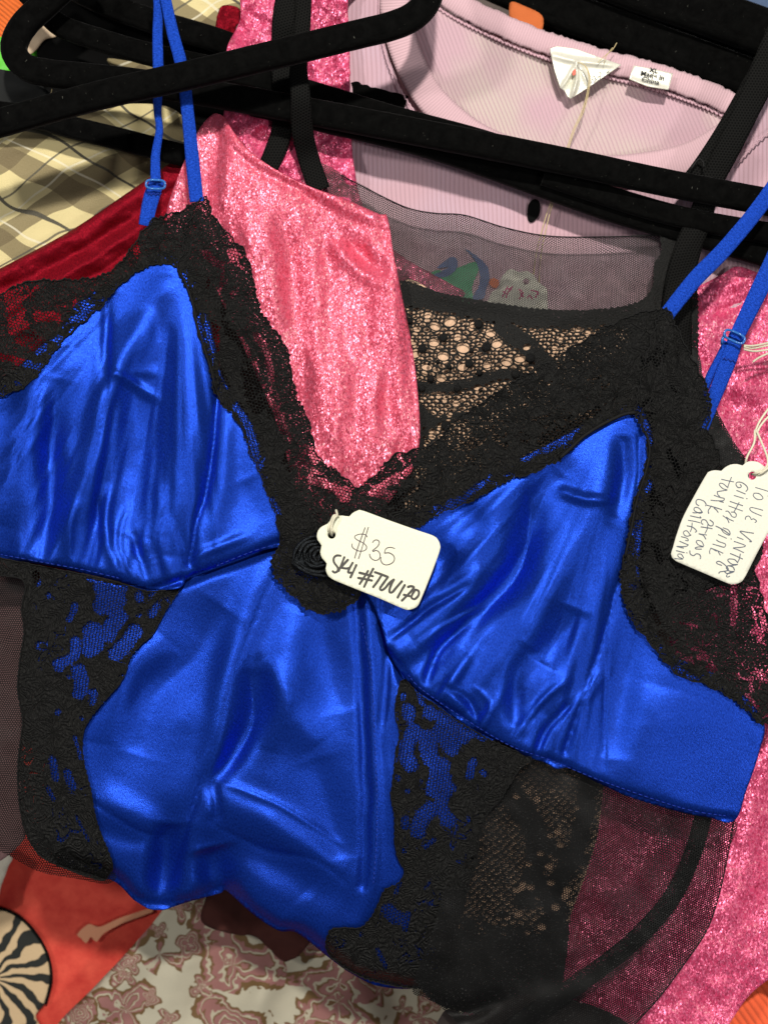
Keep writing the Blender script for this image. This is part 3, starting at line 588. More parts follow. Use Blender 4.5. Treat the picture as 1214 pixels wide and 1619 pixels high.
for (a, b, r) in ((258, 300, 20), (152, 355, 21), (475, 347, 21), (388, 430, 20), (697, 403, 21), (625, 482, 21), (565, 573, 20), (270, 745, 22), (330, 555, 17), (195, 505, 17), (435, 230, 20), (440, 475, 15), (290, 447, 11), (90, 215, 14), (402, 365, 10), (232, 420, 9), (655, 487, 12), (445, 565, 10), (185, 432, 8), (150, 555, 16), (125, 600, 13)):
    px, py = k6(a, b); r = r/2.75; N = 14; vs = []; fs = []; z0 = float(hl(np.array([px]), np.array([py]))[0])+.0004
    for i in range(5):
        ph = i/5*math.pi/2
        for k in range(N): vs.append(W(px+r*math.cos(ph)*math.cos(2*math.pi*k/N), py+r*math.cos(ph)*math.sin(2*math.pi*k/N), z0+.0014*math.sin(ph)))
    for i in range(4):
        for k in range(N): fs.append((i*N+k, (i+1)*N+k, (i+1)*N+(k+1) % N, i*N+(k+1) % N))
    fs.append(tuple(4*N+k for k in range(N))[::-1])
    me = bpy.data.meshes.new('bead'); me.from_pydata(vs, [], fs); me.uv_layers.new(name='UVMap'); me.polygons.foreach_set('use_smooth', [True]*len(fs)); link('bead', me, hemblack, ltop)
# elastic straps of the lace top
n = NT('ribbed_elastic'); hx = n.hexnet(4.2, .4); n.set(Base_Color=n.ramp(hx, [(.2, (.006, .006, .0055)), (.6, (.001, .001, .001))]), Roughness=.8, Specular_IOR_Level=.1, Normal=n.bump(hx, .5, .0005)); elastic = n.m
ribbon('strap', [(1250, 20, -.012), (1205, 120, -.010), (1160, 215, -.009), (1125, 285, -.012), (1108, 340, -.0125), (1085, 400, -.011), (1072, 470, -.012), (1070, 560, -.013)], [52, 48, 42, 40, 36, 44, 46, 48], elastic, ltop, .0008)
ribbon('strap_fold', [(1200, 110, -.013), (1150, 200, -.012), (1110, 262, -.012), (1080, 300, -.014)], 30, elastic, ltop, .0008)
sweep('slider', [(1092, 268, -.008), (1098, 258, -.0075), (1106, 250, -.0075), (1112, 256, -.0075), (1112, 266, -.008)], 3.4, 3.4, hemblack, ltop, seg=8)
ribbon('strap', [(462, -30, -.006), (450, 30, -.006), (447, 80, -.010), (446, 130, -.010), (446, 200, -.018), (432, 245, -.018), (412, 285, -.0185)], [44, 40, 36, 32, 32, 34, 30], elastic, ltop, .0006)
ribbon('strap', [(480, -30, -.004), (478, 40, -.004), (472, 100, -.001), (475, 150, .002), (478, 205, -.006), (488, 250, -.015), (505, 300, -.016)], [26, 26, 26, 30, 34, 34, 34], elastic, ltop, .0006)
tulle_band = M_tulle('black_mesh_binding', 3.0, c=(.004, .005, .0045), cov=.72)
ribbon('hem_band', [(1130, 1220, -.011), (1112, 1290, -.011), (1095, 1350, -.011), (1062, 1420, -.011), (1000, 1490, -.011), (925, 1548, -.011), (850, 1600, -.012), (780, 1650, -.012)], [26, 28, 28, 30, 30, 32, 34, 34], tulle_band, ltop, .001)
cloth('arm_edge', [(1104, 560), (1114, 606), (1134, 650), (1160, 698), (1186, 742), (1150, 770), (1100, 700), (1080, 560)], lambda x, y: -.0155+.001*fbm(x/30, y/30, 5), M_tulle('black_rib_mesh', 3.0, c=(.004, .004, .004), cov=.80), ltop, 5)

# ---------------- hangers ----------------
def hanger(paths, label, hw=(42, 26)):
    objs = [sweep('hanger', p, hw[0], hw[1], velvet, None, seg=18, step=6, flat=.35, wob=.8) for p in paths]
    o = merge(objs, 'hanger') if len(objs) > 1 else objs[0]
    return tag(o, label, 'hanger', 'black velvet hangers')
hanger([[(-120, 225, .012), (-40, 205, .013), (0, 194, .013), (150, 152, .014), (300, 118, .015), (450, 82, .015), (560, 55, .014), (620, 40, .013), (655, 24, .012), (677, -2, .010), (684, -40, .006), (684, -90, .0)]], 'topmost black velvet hanger crossing over both left blue straps, its right end curling up')
hanger([[(150, -55, -.010), (110, -28, -.009), (72, 6, -.009), (40, 36, -.009), (24, 64, -.009), (24, 86, -.009), (42, 106, -.009), (78, 115, -.009), (140, 121, -.009), (220, 130, -.009), (300, 142, -.009), (420, 163, -.008), (600, 197, -.007), (750, 226, -.006), (900, 256, -.006), (1050, 288, -.007), (1214, 319, -.007), (1320, 340, -.007)]],
       'long black velvet hanger with a rounded loop end at top left')
hanger([[(40, -15, -.022), (75, 22, -.022), (100, 42, -.022), (150, 60, -.022), (240, 86, -.022), (360, 112, -.021), (480, 142, -.021), (620, 184, -.019), (760, 222, -.020), (850, 252, -.021)]], 'black velvet hanger whose bar starts inside the loop of the long one', (36, 22))
hanger([[(60, -60, -.034), (120, -18, -.034), (180, 10, -.034), (240, 32, -.034), (340, 62, -.034), (420, 92, -.034), (520, 130, -.034), (640, 170, -.034)]], 'black velvet hanger bar uppermost at top left, next to the plaid sleeve', (40, 22))
hanger([[(400, 160, -.018), (600, 206, -.018), (720, 240, -.018), (850, 286, -.018), (960, 325, -.018), (1050, 352, -.018), (1140, 378, -.018), (1214, 400, -.018), (1320, 430, -.018)]], 'black velvet hanger slanting below the long one over the pink ribbing', (46, 24))
hanger([[(860, 276, -.013), (1000, 322, -.013), (1100, 348, -.013), (1214, 368, -.013), (1320, 385, -.013)]], 'black velvet hanger bar between the long one and the slanting one at the right edge', (34, 20))
hanger([[(-10, 176, -.024), (60, 186, -.024), (110, 200, -.024), (200, 222, -.024), (290, 245, -.024), (380, 262, -.026)]], 'short black velvet hanger bar lying on the plaid shirt below the topmost bar', (36, 22))
hanger([[(640, -110, -.052), (760, -40, -.052), (880, 12, -.052), (980, 48, -.052), (1090, 88, -.052), (1200, 128, -.052), (1300, 160, -.052)]], 'thick black velvet hanger bar directly behind the pink neckband', (66, 30))
hanger([[(860, -80, -.044), (1000, -22, -.044), (1100, 12, -.044), (1214, 52, -.044), (1320, 90, -.044)]], 'black velvet hanger bar nearest the top right corner, over the denim', (78, 30))
tag(cloth('black_sheet', [(760, -80), (1100, -80), (1140, 20), (1300, 100), (1300, 200), (1190, 180), (1140, 120), (1110, 85), (1040, 110), (900, 60), (840, 30)], lambda x, y: -.062+.003*fbm(x/40, y/40, 7), blackcloth, None, 8, thick=.001),  # black sheet filling the gaps between the bars
    'black sheet filling the gaps among the hangers at top right', 'coat')

# ---------------- the blue satin slip ----------------
slip = empty('slip_dress', (560, 900), 0, 'royal blue satin slip with black lace trim, lying on top of the pile', 'dress')
LC = [([(170, 592), (205, 603), (248, 632)], -1.0, 4, 'c'), ([(176, 500), (172, 580), (166, 640), (140, 740)], -1.0, 4, 'c'), ([(152, 780), (160, 850), (150, 905)], -1.3, 4, 'c'), ([(205, 800), (190, 860), (214, 925)], 1.3, 4, 'c'), ([(95, 560), (45, 660), (15, 760)], -0.8, 5, 'c'), ([(262, 800), (250, 860), (262, 925)], -1.0, 4, 'c'),
      ([(262, 432), (235, 500), (195, 565), (168, 640), (150, 730), (118, 830), (95, 890)], 4.2, 21), ([(278, 430), (292, 520), (300, 640), (292, 760), (280, 880)], 3.8, 26), ([(222, 585), (222, 680), (208, 770), (190, 850)], -3.5, 27),
      ([(110, 545), (55, 650), (22, 740), (-5, 830)], 3.2, 24), ([(95, 600), (80, 700), (78, 800), (66, 885)], -3.4, 15), ([(170, 588), (205, 600), (250, 632)], 2.0, 8), ([(172, 470), (170, 540), (164, 610)], -2.0, 8), ([(180, 640), (165, 740), (150, 850), (140, 900)], -2.2, 9),
      ([(345, 612), (336, 700), (318, 800), (300, 892)], -3.0, 6, 'cf'), ([(360, 640), (350, 740), (338, 860)], 1.6, 13), ([(170, 780), (172, 860), (190, 915)], 2.2, 9), ([(120, 790), (108, 860), (115, 905)], 1.5, 8), ([(-30, 590), (30, 640)], -2, 18), ([(210, 840), (225, 890), (232, 925)], -2.2, 8), ([(250, 760), (255, 850), (258, 920)], 1.6, 10),
      ([(0, 884), (50, 893), (130, 908), (230, 932), (287, 918), (340, 898), (445, 860)], -3.2, 8, 'f'), ([(380, 760), (410, 830)], -1, 20), ([(300, 890), (330, 870), (400, 845)], 1.6, 8), ([(240, 470), (262, 540), (250, 590)], -1.2, 16)]
RC = [([(655, 1010), (700, 985), (770, 945), (800, 900)], -1.3, 4, 'c'), ([(676, 1090), (690, 1040), (725, 1000)], -1.3, 4, 'c'), ([(815, 1175), (850, 1130), (890, 1085)], -1.4, 4, 'c'), ([(880, 1200), (900, 1140), (960, 1060)], -1.1, 4, 'c'), ([(762, 1155), (775, 1110), (745, 1085)], 1.1, 4, 'c'), ([(835, 770), (838, 850), (812, 920), (760, 975)], -1.1, 5, 'c'), ([(640, 1050), (690, 1010), (730, 985)], 1.1, 4, 'c'),
      ([(990, 672), (955, 740), (925, 830), (870, 930), (830, 1010), (800, 1100), (815, 1170)], 4.2, 27), ([(885, 745), (850, 790), (835, 850), (800, 925), (730, 990), (690, 1050)], -3.8, 17), ([(840, 750), (790, 800), (765, 870), (720, 950), (650, 1010)], 3.6, 24), ([(985, 690), (982, 760), (965, 820)], -3.0, 12),
      ([(880, 775), (920, 790), (975, 790)], 2.0, 9), ([(1014, 690), (1004, 800), (985, 900), (955, 1000), (925, 1100), (893, 1190)], -1.8, 5, 'cf'), ([(970, 830), (945, 930), (900, 1040), (860, 1130)], 2.2, 20), ([(840, 1020), (815, 1080), (812, 1150)], -3.2, 13), ([(905, 960), (860, 1050)], -2.6, 22),
      ([(740, 1030), (710, 1080), (735, 1130)], 2.4, 13), ([(720, 920), (690, 880), (640, 890)], -2.0, 24), ([(1010, 960), (985, 1070), (965, 1200)], -2.4, 22), ([(1060, 1090), (1030, 1180), (1010, 1260)], 2.0, 46), ([(1150, 1120), (1170, 1190), (1140, 1280)], -.7, 20),
      ([(612, 1030), (660, 1090), (720, 1135), (800, 1185), (870, 1208), (900, 1218), (960, 1245), (1080, 1285), (1160, 1300)], -3.0, 8, 'f'), ([(612, 1010), (680, 960), (740, 925)], -2.2, 6), ([(640, 1040), (700, 990), (760, 960)], 1.8, 7), ([(670, 1085), (690, 1030), (740, 985)], -2.2, 6), ([(755, 1150), (740, 1110), (700, 1085)], -1.8, 7), ([(812, 1180), (850, 1120), (900, 1070)], 2.0, 8), ([(870, 1205), (905, 1130), (960, 1060)], 2.0, 9), ([(845, 1195), (870, 1150), (905, 1110)], -2.0, 6),
      ([(700, 800), (760, 830), (770, 900)], -1.6, 20)]
BD = [([(572, 930), (584, 1050), (590, 1150), (594, 1300), (588, 1400), (560, 1460)], 1.4, 10, 'f'), ([(560, 940), (568, 1060), (574, 1160), (578, 1300), (574, 1400)], -1.8, 9, 'f'), ([(600, 950), (612, 1040), (608, 1150)], -1.6, 8), ([(425, 885), (392, 960), (365, 1060), (345, 1160), (318, 1280), (290, 1400)], 3.4, 20),
      ([(405, 1060), (400, 1130), (372, 1190), (330, 1240), (300, 1300)], -4.2, 15), ([(480, 960), (455, 1030), (462, 1120), (500, 1180)], 3.0, 24), ([(355, 960), (300, 1040), (235, 1100), (200, 1190)], -3.2, 32), ([(260, 1010), (200, 1080), (170, 1180)], 2.6, 24), ([(420, 1040), (445, 1110), (430, 1190)], 2.0, 14), ([(510, 960), (520, 1040), (535, 1130)], -2.0, 24),
      ([(150, 1260), (210, 1290), (255, 1320)], 2.0, 20), ([(150, 1300), (210, 1325), (270, 1320)], -1.4, 15), ([(325, 1260), (400, 1290), (470, 1330), (545, 1385)], 2.6, 20), ([(335, 1235), (345, 1290), (330, 1300)], -2.6, 10), ([(300, 1330), (400, 1350), (500, 1410)], -2.4, 22), ([(270, 1300), (262, 1370), (255, 1440)], -9, 20), ([(330, 1340), (345, 1400), (350, 1440)], -10, 28), ([(470, 1420), (520, 1470), (550, 1520)], 1.5, 28),
      ([(338, 1170), (300, 1290), (268, 1390)], -1.8, 5, 'c'), ([(345, 1238), (440, 1275), (545, 1335)], 1.4, 6, 'c'), ([(140, 1262), (215, 1312), (262, 1322)], -1.4, 5, 'c'), ([(440, 895), (398, 990), (372, 1070)], -0.8, 4, 'c'), ([(330, 1300), (420, 1345), (500, 1360), (550, 1400)], -1.3, 5, 'c'), ([(396, 1062), (402, 1140), (378, 1200)], -1.1, 4, 'c'), ([(620, 1000), (618, 1100), (612, 1200), (620, 1280)], 0.8, 5, 'c'),
      ([(287, 918), (340, 898), (445, 860)], -3.0, 9, 'f'), ([(605, 990), (640, 1075)], -3.0, 7, 'f'), ([(500, 1200), (530, 1300), (540, 1360)], -2, 24), ([(640, 1090), (640, 1200), (650, 1350)], 1.5, 20),
      ([(100, 1360), (180, 1392), (215, 1425), (250, 1440), (300, 1428), (352, 1410), (400, 1448), (440, 1474), (470, 1478), (520, 1518), (560, 1545), (640, 1570), (700, 1575)], -6, 14, 'f')]
def big(L): return [(s[0], s[1]*1.3, s[2]*1.25)+tuple(s[3:]) if s[2] >= 12 and 'f' not in ''.join(s[3:]) else s for s in L]
def hcommon(x, y): return .0012*fbm(x/100, y/100, 1, 2)+.0001*fbm(x/18, y/18, 5)
def gather(x, y, cx, cy, f, sd):
    th = np.arctan2(y-cy, x-cx); r = np.hypot(x-cx, y-cy)
    return fbm(th*f, r/300, sd, 2)*np.clip((r-120)/400, 0, 1)*.0022
SIDE = [([(1240, 1150), (1200, 1200), (1175, 1290)], 0, 10)]
def hcup(x, y):
    z = hcommon(x, y); z = z+strokes(x, y, big(LC))+strokes(x, y, big(RC))
    z = z+np.where(x < 345, gather(x, y, 285, 380, 22, 3), 0)+np.where((x > 600) & (x < 960), gather(x, y, 1000, 620, 20, 6), 0)
    for sm, n0, sd in (([(-60, 876), (0, 884), (50, 893), (130, 908), (230, 932), (287, 918), (345, 896)], 15, 2), ([(612, 1030), (660, 1090), (720, 1135), (800, 1185), (870, 1208), (930, 1226)], 15, 8)):
        d, _, t = dist(x, y, cr(sm, 12)); z = z+(.0050*vn(t*n0, d/160, sd)+.0022*vn(t*n0*2.3, d/110, sd+1))*np.exp(-d/62)*np.clip(d/5, .25, 1)
    return z+.0045
def hbody(x, y): return hcommon(x+400, y)+strokes(x, y, big(BD))-.011*(np.clip(y-1200, 0, 400)/280)**2
cloth('left_cup', [(-60, 660), (0, 600), (40, 570), (90, 520), (130, 470), (190, 440), (240, 400), (285, 400), (305, 420), (330, 500), (350, 590), (372, 630), (405, 680), (430, 740), (450, 800), (455, 858), (440, 864), (395, 876), (340, 897), (300, 910), (285, 928), (255, 932), (228, 931), (190, 920), (130, 906), (90, 897), (50, 890), (0, 884), (-60, 874)], hcup, satin, slip, 4, thick=.0005)
cloth('right_cup', [(560, 900), (590, 850), (640, 815), (690, 795), (760, 755), (820, 725), (870, 700), (920, 672), (985, 640), (1010, 640), (1030, 680), (1040, 740), (1020, 800), (1015, 850), (1010, 900), (1020, 960), (1050, 1020), (1100, 1055), (1150, 1075), (1206, 1138), (1200, 1190), (1180, 1250), (1161, 1298), (1120, 1293), (1070, 1283), (1000, 1262), (955, 1243), (915, 1222), (896, 1214), (880, 1216), (862, 1206), (830, 1196), (806, 1180), (770, 1165), (720, 1134), (690, 1112), (660, 1092), (632, 1062), (614, 1030), (606, 1000), (592, 960)], hcup, satin, slip, 4, thick=.0005)
cloth('body', [(60, 920), (200, 925), (287, 905), (340, 885), (445, 845), (520, 850), (600, 900), (615, 990), (650, 1070), (730, 1120), (780, 1165), (758, 1280), (738, 1350), (722, 1410), (704, 1480), (694, 1530), (660, 1562), (600, 1560), (555, 1540), (520, 1515), (470, 1476), (440, 1472), (400, 1446), (358, 1409), (350, 1412), (300, 1426), (250, 1439), (215, 1426), (180, 1394), (120, 1375), (75, 1320), (70, 1150)], hbody, satin, slip, 4, thick=.0005)
cord = M_plain('black_cord', (.005, .005, .005), .7, .9, spec=.2, sc=300)
# lace: where each lace lets the layer below through ('open')
def opens(L, base=0.0):
    def f(x, y):
        r = np.full(x.shape, base)
        for (pts, w, s) in L:
            d, _, _ = dist(x, y, cr(pts, 6) if len(pts) > 1 else np.array([pts[0], (pts[0][0]+.1, pts[0][1])])); r = np.maximum(r, np.clip(s-d/w*.5, 0, 1))
        return r
    return f
oUL = opens([([(20, 470), (30, 520), (60, 545)], 16, .95), ([(60, 500), (90, 500)], 10, .9), ([(-10, 560), (60, 580)], 10, .8), ([(300, 400), (310, 470)], 4, .6), ([(212, 385), (216, 396)], 8, .9), ([(262, 345), (270, 338)], 5, .8), ([(130, 480), (150, 462)], 6, .7)])
oUN = opens([([(290, 430), (302, 480), (318, 520)], 3, 1), ([(326, 400), (332, 408), (350, 420)], 7, .95), ([(330, 440), (328, 455)], 4, .9), ([(352, 425), (350, 455), (345, 460)], 4, .9), ([(372, 395), (378, 420), (386, 425)], 4, .8), ([(352, 478), (356, 510), (362, 525)], 4, 1.0), ([(332, 515), (340, 535), (338, 550)], 8, 1.0),
             ([(362, 525), (380, 540), (390, 560)], 7, 1.0), ([(405, 530), (420, 555), (430, 600)], 6, .95), ([(395, 585), (405, 640), (400, 610)], 16, .95), ([(425, 630), (440, 660), (455, 690)], 8, .95), ([(375, 640), (395, 680), (405, 720)], 7, 1.0), ([(350, 585), (360, 610)], 7, .9), ([(455, 715), (450, 730)], 6, .9), ([(500, 760), (535, 775), (545, 790)], 9, .9), ([(430, 790), (440, 810)], 6, .9), ([(405, 722), (412, 760)], 4, .9)])
oRN = opens([([(600, 770), (650, 745)], 12, .8), ([(655, 752), (668, 745), (662, 770), (640, 780)], 5, 1.0), ([(590, 775), (625, 790)], 10, .95), ([(690, 820), (730, 790)], 8, 1.), ([(740, 780), (765, 762)], 5, 1.), ([(860, 705), (880, 690)], 14, 1.0), ([(905, 670), (945, 648)], 6, 1.0), ([(850, 712), (830, 725)], 7, .9), ([(930, 600), (950, 595)], 6, .7), ([(780, 690), (800, 705)], 9, .75), ([(740, 690), (760, 700)], 7, .75), ([(870, 655), (840, 665)], 5, .7), ([(700, 720), (740, 730)], 4, .65), ([(955, 640), (980, 625)], 4, .7), ([(915, 676), (880, 705), (905, 690)], 4, .9)])
oRO = opens([([(1022, 665), (1028, 700)], 5, 1.0), ([(1058, 715), (1068, 735), (1075, 755)], 6, .95), ([(1032, 770), (1030, 800)], 4, 1.), ([(1010, 830), (1012, 870)], 8, 1.0), ([(1012, 900), (1022, 940)], 7, 1.0), ([(1030, 960), (1040, 985)], 6, .9), ([(1068, 530), (1070, 560)], 6, .9), ([(1062, 610), (1070, 620)], 5, .8), ([(1028, 760), (1022, 775)], 6, .8), ([(1035, 860), (1045, 885)], 9, .85), ([(1120, 660), (1112, 675)], 5, .9), ([(1045, 1000), (1060, 1015)], 6, 1.0), ([(1075, 985), (1100, 990)], 5, .8),
             ([(1160, 930), (1160, 985)], 7, .9), ([(1110, 1030), (1130, 1060)], 6, .9), ([(1118, 1055), (1125, 1062)], 5, .9), ([(1180, 1105), (1195, 1120)], 7, 1.0), ([(1090, 1040), (1098, 1050)], 4, .8), ([(1190, 960), (1200, 1010)], 6, .7), ([(1150, 1010), (1180, 1060)], 4, .6)])
k7 = lambda x, y: (x/4.047, 880+y/4.047)
def P7(*a): return [k7(*p) for p in a]
oLI = opens([(P7((660, 180), (700, 250), (660, 310)), 13, 1.15), (P7((740, 210), (760, 280)), 11, 1.1), (P7((790, 200), (740, 230)), 7, 1), (P7((750, 380), (720, 430), (690, 500)), 11, 1.1), (P7((790, 380), (760, 430)), 8, 1.), (P7((590, 480), (600, 560)), 14, 1.1), (P7((570, 560), (570, 610)), 8, 1.1), (P7((860, 480), (800, 560), (740, 620)), 10, 1.15), (P7((480, 310), (470, 350), (440, 400)), 5, 1.05), (P7((480, 540), (470, 640), (370, 680)), 8, 1.05), (P7((380, 690), (380, 700)), 10, 1),
             (P7((500, 730), (520, 800), (510, 870)), 10, 1.1), (P7((600, 870), (590, 930)), 6, 1.05), (P7((885, 240), (895, 270)), 7, 1), (P7((1000, 320), (970, 370)), 6, 1.05), (P7((560, 130), (580, 150)), 5, .9), (P7((370, 990), (372, 1000)), 5, 1), (P7((230, 110), (240, 170)), 7, .9), (P7((310, 240), (312, 260)), 4, .9), (P7((520, 1030), (525, 1040)), 4, .95), (P7((880, 380), (900, 370)), 4, .9), (P7((1000, 210), (960, 250)), 5, .8), (P7((1070, 270), (1080, 280)), 4, .9),
             ([(118, 1165), (128, 1200)], 4, .9), ([(82, 1200), (88, 1230)], 7, .95), ([(105, 1220), (115, 1245)], 8, .9), ([(75, 1245), (85, 1265)], 5, .85), ([(120, 1290), (140, 1330)], 5, .75)])
k8 = lambda x, y: (600+x/4.047, 1060+y/4.047)
def P8(*a): return [k8(*p) for p in a]
oRI = opens([(P8((185, 250), (190, 290)), 9, 1.1), (P8((320, 265), (335, 280)), 9, 1.1), (P8((155, 150), (150, 180)), 4, 1), (P8((255, 150), (275, 210)), 5, 1.), (P8((430, 300), (480, 360), (540, 400)), 14, 1.1), (P8((400, 380), (440, 450), (460, 490)), 12, 1.1), (P8((540, 370), (580, 380)), 8, 1), (P8((640, 410), (660, 430)), 6, 1.1), (P8((225, 390), (190, 450), (170, 540), (200, 600)), 11, 1.1), (P8((320, 430), (310, 500), (330, 560)), 12, 1.1), (P8((400, 610), (380, 680), (350, 760)), 12, 1.1), (P8((350, 640), (430, 690)), 8, 1.05),
             (P8((450, 750), (410, 800), (400, 880), (440, 970)), 9, 1.1), (P8((330, 890), (280, 940), (245, 1030)), 11, 1.1), (P8((165, 950), (165, 1000)), 6, 1.05), (P8((600, 580), (575, 680)), 6, 1.05), (P8((660, 650), (670, 660)), 6, 1.), (P8((350, 1085), (290, 1130)), 4, 1.), (P8((115, 680), (118, 700)), 4, 1.), (P8((155, 1150), (158, 1160)), 4, 1.), (P8((170, 770), (190, 775)), 5, .9), (P8((570, 950), (570, 960)), 6, .8), (P8((465, 940), (470, 960)), 6, 1.),
             ([(632, 1395), (626, 1412)], 4, .95), ([(614, 1440), (628, 1452)], 10, 1.1), ([(646, 1445), (640, 1470)], 5, 1.), ([(570, 1480), (572, 1476)], 3, 1.), ([(596, 1500), (610, 1530)], 6, .8), ([(680, 1395), (672, 1405)], 4, .8)])
J = dict(amp=2.0, per=8.5, scal=3.2, sper=30)
def hlace(dz): return lambda x, y: np.maximum(hcup(x, y)*.8, .002)+dz+.0004*fbm(x/9, y/9, 2)
def edge_cord(hf, w=2.6, i0=0.0, i1=1.0):
    P = LAST[int(i0*len(LAST)):int(i1*len(LAST)):2]; z = hf(P[:, 0], P[:, 1])+.0003
    sweep('edge_cord', [(p[0], p[1], q) for p, q in zip(P, z)], w, w, cord, slip, seg=5, step=3)
def cordp(pts, hf, w=3.6):
    P = cr(pts, 6); z = hf(P[:, 0], P[:, 1])+.0007; sweep('lace_cord', [(p[0], p[1], q) for p, q in zip(P, z)], w, w*.8, cord, slip, seg=6, step=3)
cloth('side_lace', [(322, 312), (300, 322), (288, 330), (268, 336), (240, 346), (222, 368), (205, 392), (190, 412), (165, 432), (140, 438), (100, 440), (60, 441), (30, 446), (0, 462), (-60, 475), (-60, 640), (-20, 634), (0, 628), (35, 616), (55, 600), (72, 578), (85, 560), (110, 530), (140, 503), (166, 482), (180, 462), (210, 436), (235, 422), (262, 418), (285, 424), (300, 400), (318, 350)], hlace(.0016), lace, slip, 5, attrs={'open': oUL}, jag=J)
edge_cord(hlace(.0016))
cloth('neck_lace', [(322, 312), (334, 340), (350, 360), (370, 382), (386, 400), (396, 430), (402, 460), (410, 490), (430, 520), (448, 545), (456, 570), (460, 600), (470, 635), (484, 660), (492, 690), (500, 720), (516, 738), (536, 750), (556, 768), (570, 790), (600, 850), (600, 900), (575, 928), (560, 948), (540, 962), (515, 968), (490, 962), (470, 945), (448, 925), (436, 905), (432, 888), (438, 872), (446, 858), (442, 835), (436, 808), (424, 780), (412, 745), (398, 718), (390, 690), (376, 662), (352, 636), (340, 615), (334, 580), (322, 545), (312, 510), (304, 470), (292, 444), (282, 426), (290, 400), (300, 350)],
      hlace(.0021), lace, slip, 4, attrs={'open': oUN}, jag=J)
edge_cord(hlace(.0021))
cloth('neck_lace', [(556, 790), (575, 768), (596, 752), (620, 724), (650, 714), (680, 706), (700, 690), (722, 664), (760, 640), (800, 612), (840, 590), (870, 572), (900, 552), (930, 536), (960, 518), (1000, 500), (1040, 492), (1052, 500), (1045, 560), (1030, 620), (1012, 650), (985, 654), (955, 668), (925, 686), (905, 704), (885, 724), (862, 735), (838, 748), (815, 752), (790, 764), (765, 778), (745, 790), (720, 800), (690, 812), (665, 828), (640, 838), (600, 860), (560, 850)],
      hlace(.0026), lace, slip, 4, attrs={'open': oRN}, jag=J)
edge_cord(hlace(.0026))
cloth('arm_lace', [(1050, 490), (1064, 510), (1078, 540), (1094, 570), (1108, 596), (1118, 620), (1122, 650), (1116, 676), (1128, 700), (1140, 740), (1150, 790), (1170, 840), (1186, 880), (1196, 920), (1206, 960), (1222, 1000), (1250, 1040), (1240, 1120), (1208, 1143), (1190, 1128), (1165, 1108), (1140, 1092), (1110, 1078), (1080, 1070), (1060, 1052), (1040, 1030), (1022, 1006), (1004, 986), (992, 960), (984, 930), (984, 900), (992, 868), (996, 840), (1006, 790), (1020, 745), (1026, 710), (1020, 680), (1006, 652), (1015, 600), (1030, 540)],
      hlace(.0031), lace, slip, 4, attrs={'open': oRO}, jag=J)
edge_cord(hlace(.0031))
cordp([(282, 426), (293, 446), (305, 480), (312, 515), (323, 550), (334, 585), (341, 614), (352, 638)], hlace(.0024)); cordp([(1006, 652), (985, 655), (950, 672), (922, 690), (905, 706), (885, 724)], hlace(.003), 6); cordp([(1020, 682), (1027, 710), (1021, 745), (1007, 790), (997, 840), (988, 880)], hlace(.0034), 4)
hins = lambda x, y: hbody(x, y)+.0016+.0004*fbm(x/9, y/9, 2)
cloth('lace_insert', [(-60, 868), (0, 882), (50, 892), (90, 900), (130, 908), (190, 922), (228, 934), (260, 934), (283, 930), (272, 950), (262, 965), (250, 988), (240, 1005), (222, 1020), (205, 1040), (200, 1060), (190, 1080), (172, 1100), (155, 1120), (134, 1150), (130, 1180), (133, 1210), (142, 1245), (148, 1280), (156, 1310), (168, 1340), (178, 1368), (172, 1384), (160, 1392), (110, 1376), (60, 1350), (36, 1300), (28, 1240), (30, 1190), (36, 1140), (28, 1090), (32, 1040), (38, 1000), (34, 960), (40, 925), (20, 912), (-60, 905)], hins, lace_ins, slip, 4, attrs={'open': oLI}, jag=dict(amp=1.0, per=9))
edge_cord(hins)
cloth('lace_insert', [(638, 1074), (628, 1100), (625, 1130), (632, 1160), (626, 1190), (622, 1230), (618, 1260), (624, 1290), (624, 1330), (630, 1360), (640, 1378), (628, 1398), (608, 1408), (598, 1430), (588, 1450), (570, 1468), (545, 1468), (524, 1470), (516, 1486), (518, 1506), (530, 1520), (552, 1536), (590, 1552), (640, 1562), (680, 1562), (704, 1548), (712, 1510), (718, 1470), (732, 1440), (740, 1400), (752, 1370), (757, 1330), (768, 1290), (790, 1265), (806, 1240), (822, 1215), (840, 1200), (806, 1184), (770, 1168), (720, 1138), (690, 1116), (660, 1096)],
      hins, lace_ins, slip, 4, attrs={'open': oRI}, jag=dict(amp=1.2, per=9))
edge_cord(hins)
def hside(x, y): return -.004+.002*fbm(x/70, y/90, 7)+strokes(x, y, [([(-60, 1340), (60, 1376), (165, 1398)], -6, 16, 'f'), ([(1150, 1350), (1110, 1470), (1000, 1600)], -2, 16, 'f'), ([(660, 1565), (700, 1598), (740, 1600), (800, 1575)], -4, 14), ([(830, 1590), (950, 1560), (1050, 1500)], 1.4, 22)])
cloth('mesh_side', [(-60, 885), (60, 895), (80, 1000), (70, 1100), (75, 1250), (110, 1350), (180, 1380), (170, 1398), (120, 1390), (60, 1378), (0, 1347), (-60, 1330)], hside, tulle_l, slip, 6)
cloth('mesh_side', [(720, 1150), (800, 1180), (870, 1205), (955, 1240), (1060, 1280), (1160, 1296), (1152, 1345), (1138, 1410), (1118, 1470), (1085, 1520), (1040, 1580), (985, 1640), (900, 1720), (780, 1700), (740, 1640), (700, 1596), (672, 1578), (652, 1560), (690, 1450), (720, 1300)], hside, tulle, slip, 5)
sweep('mesh_hem', [(1160, 1296, -.003), (1152, 1345, -.004), (1138, 1410, -.0055), (1118, 1470, -.006), (1085, 1520, -.006), (1040, 1580, -.006), (985, 1640, -.006)], 2.2, 2, hemblack, slip, seg=6)
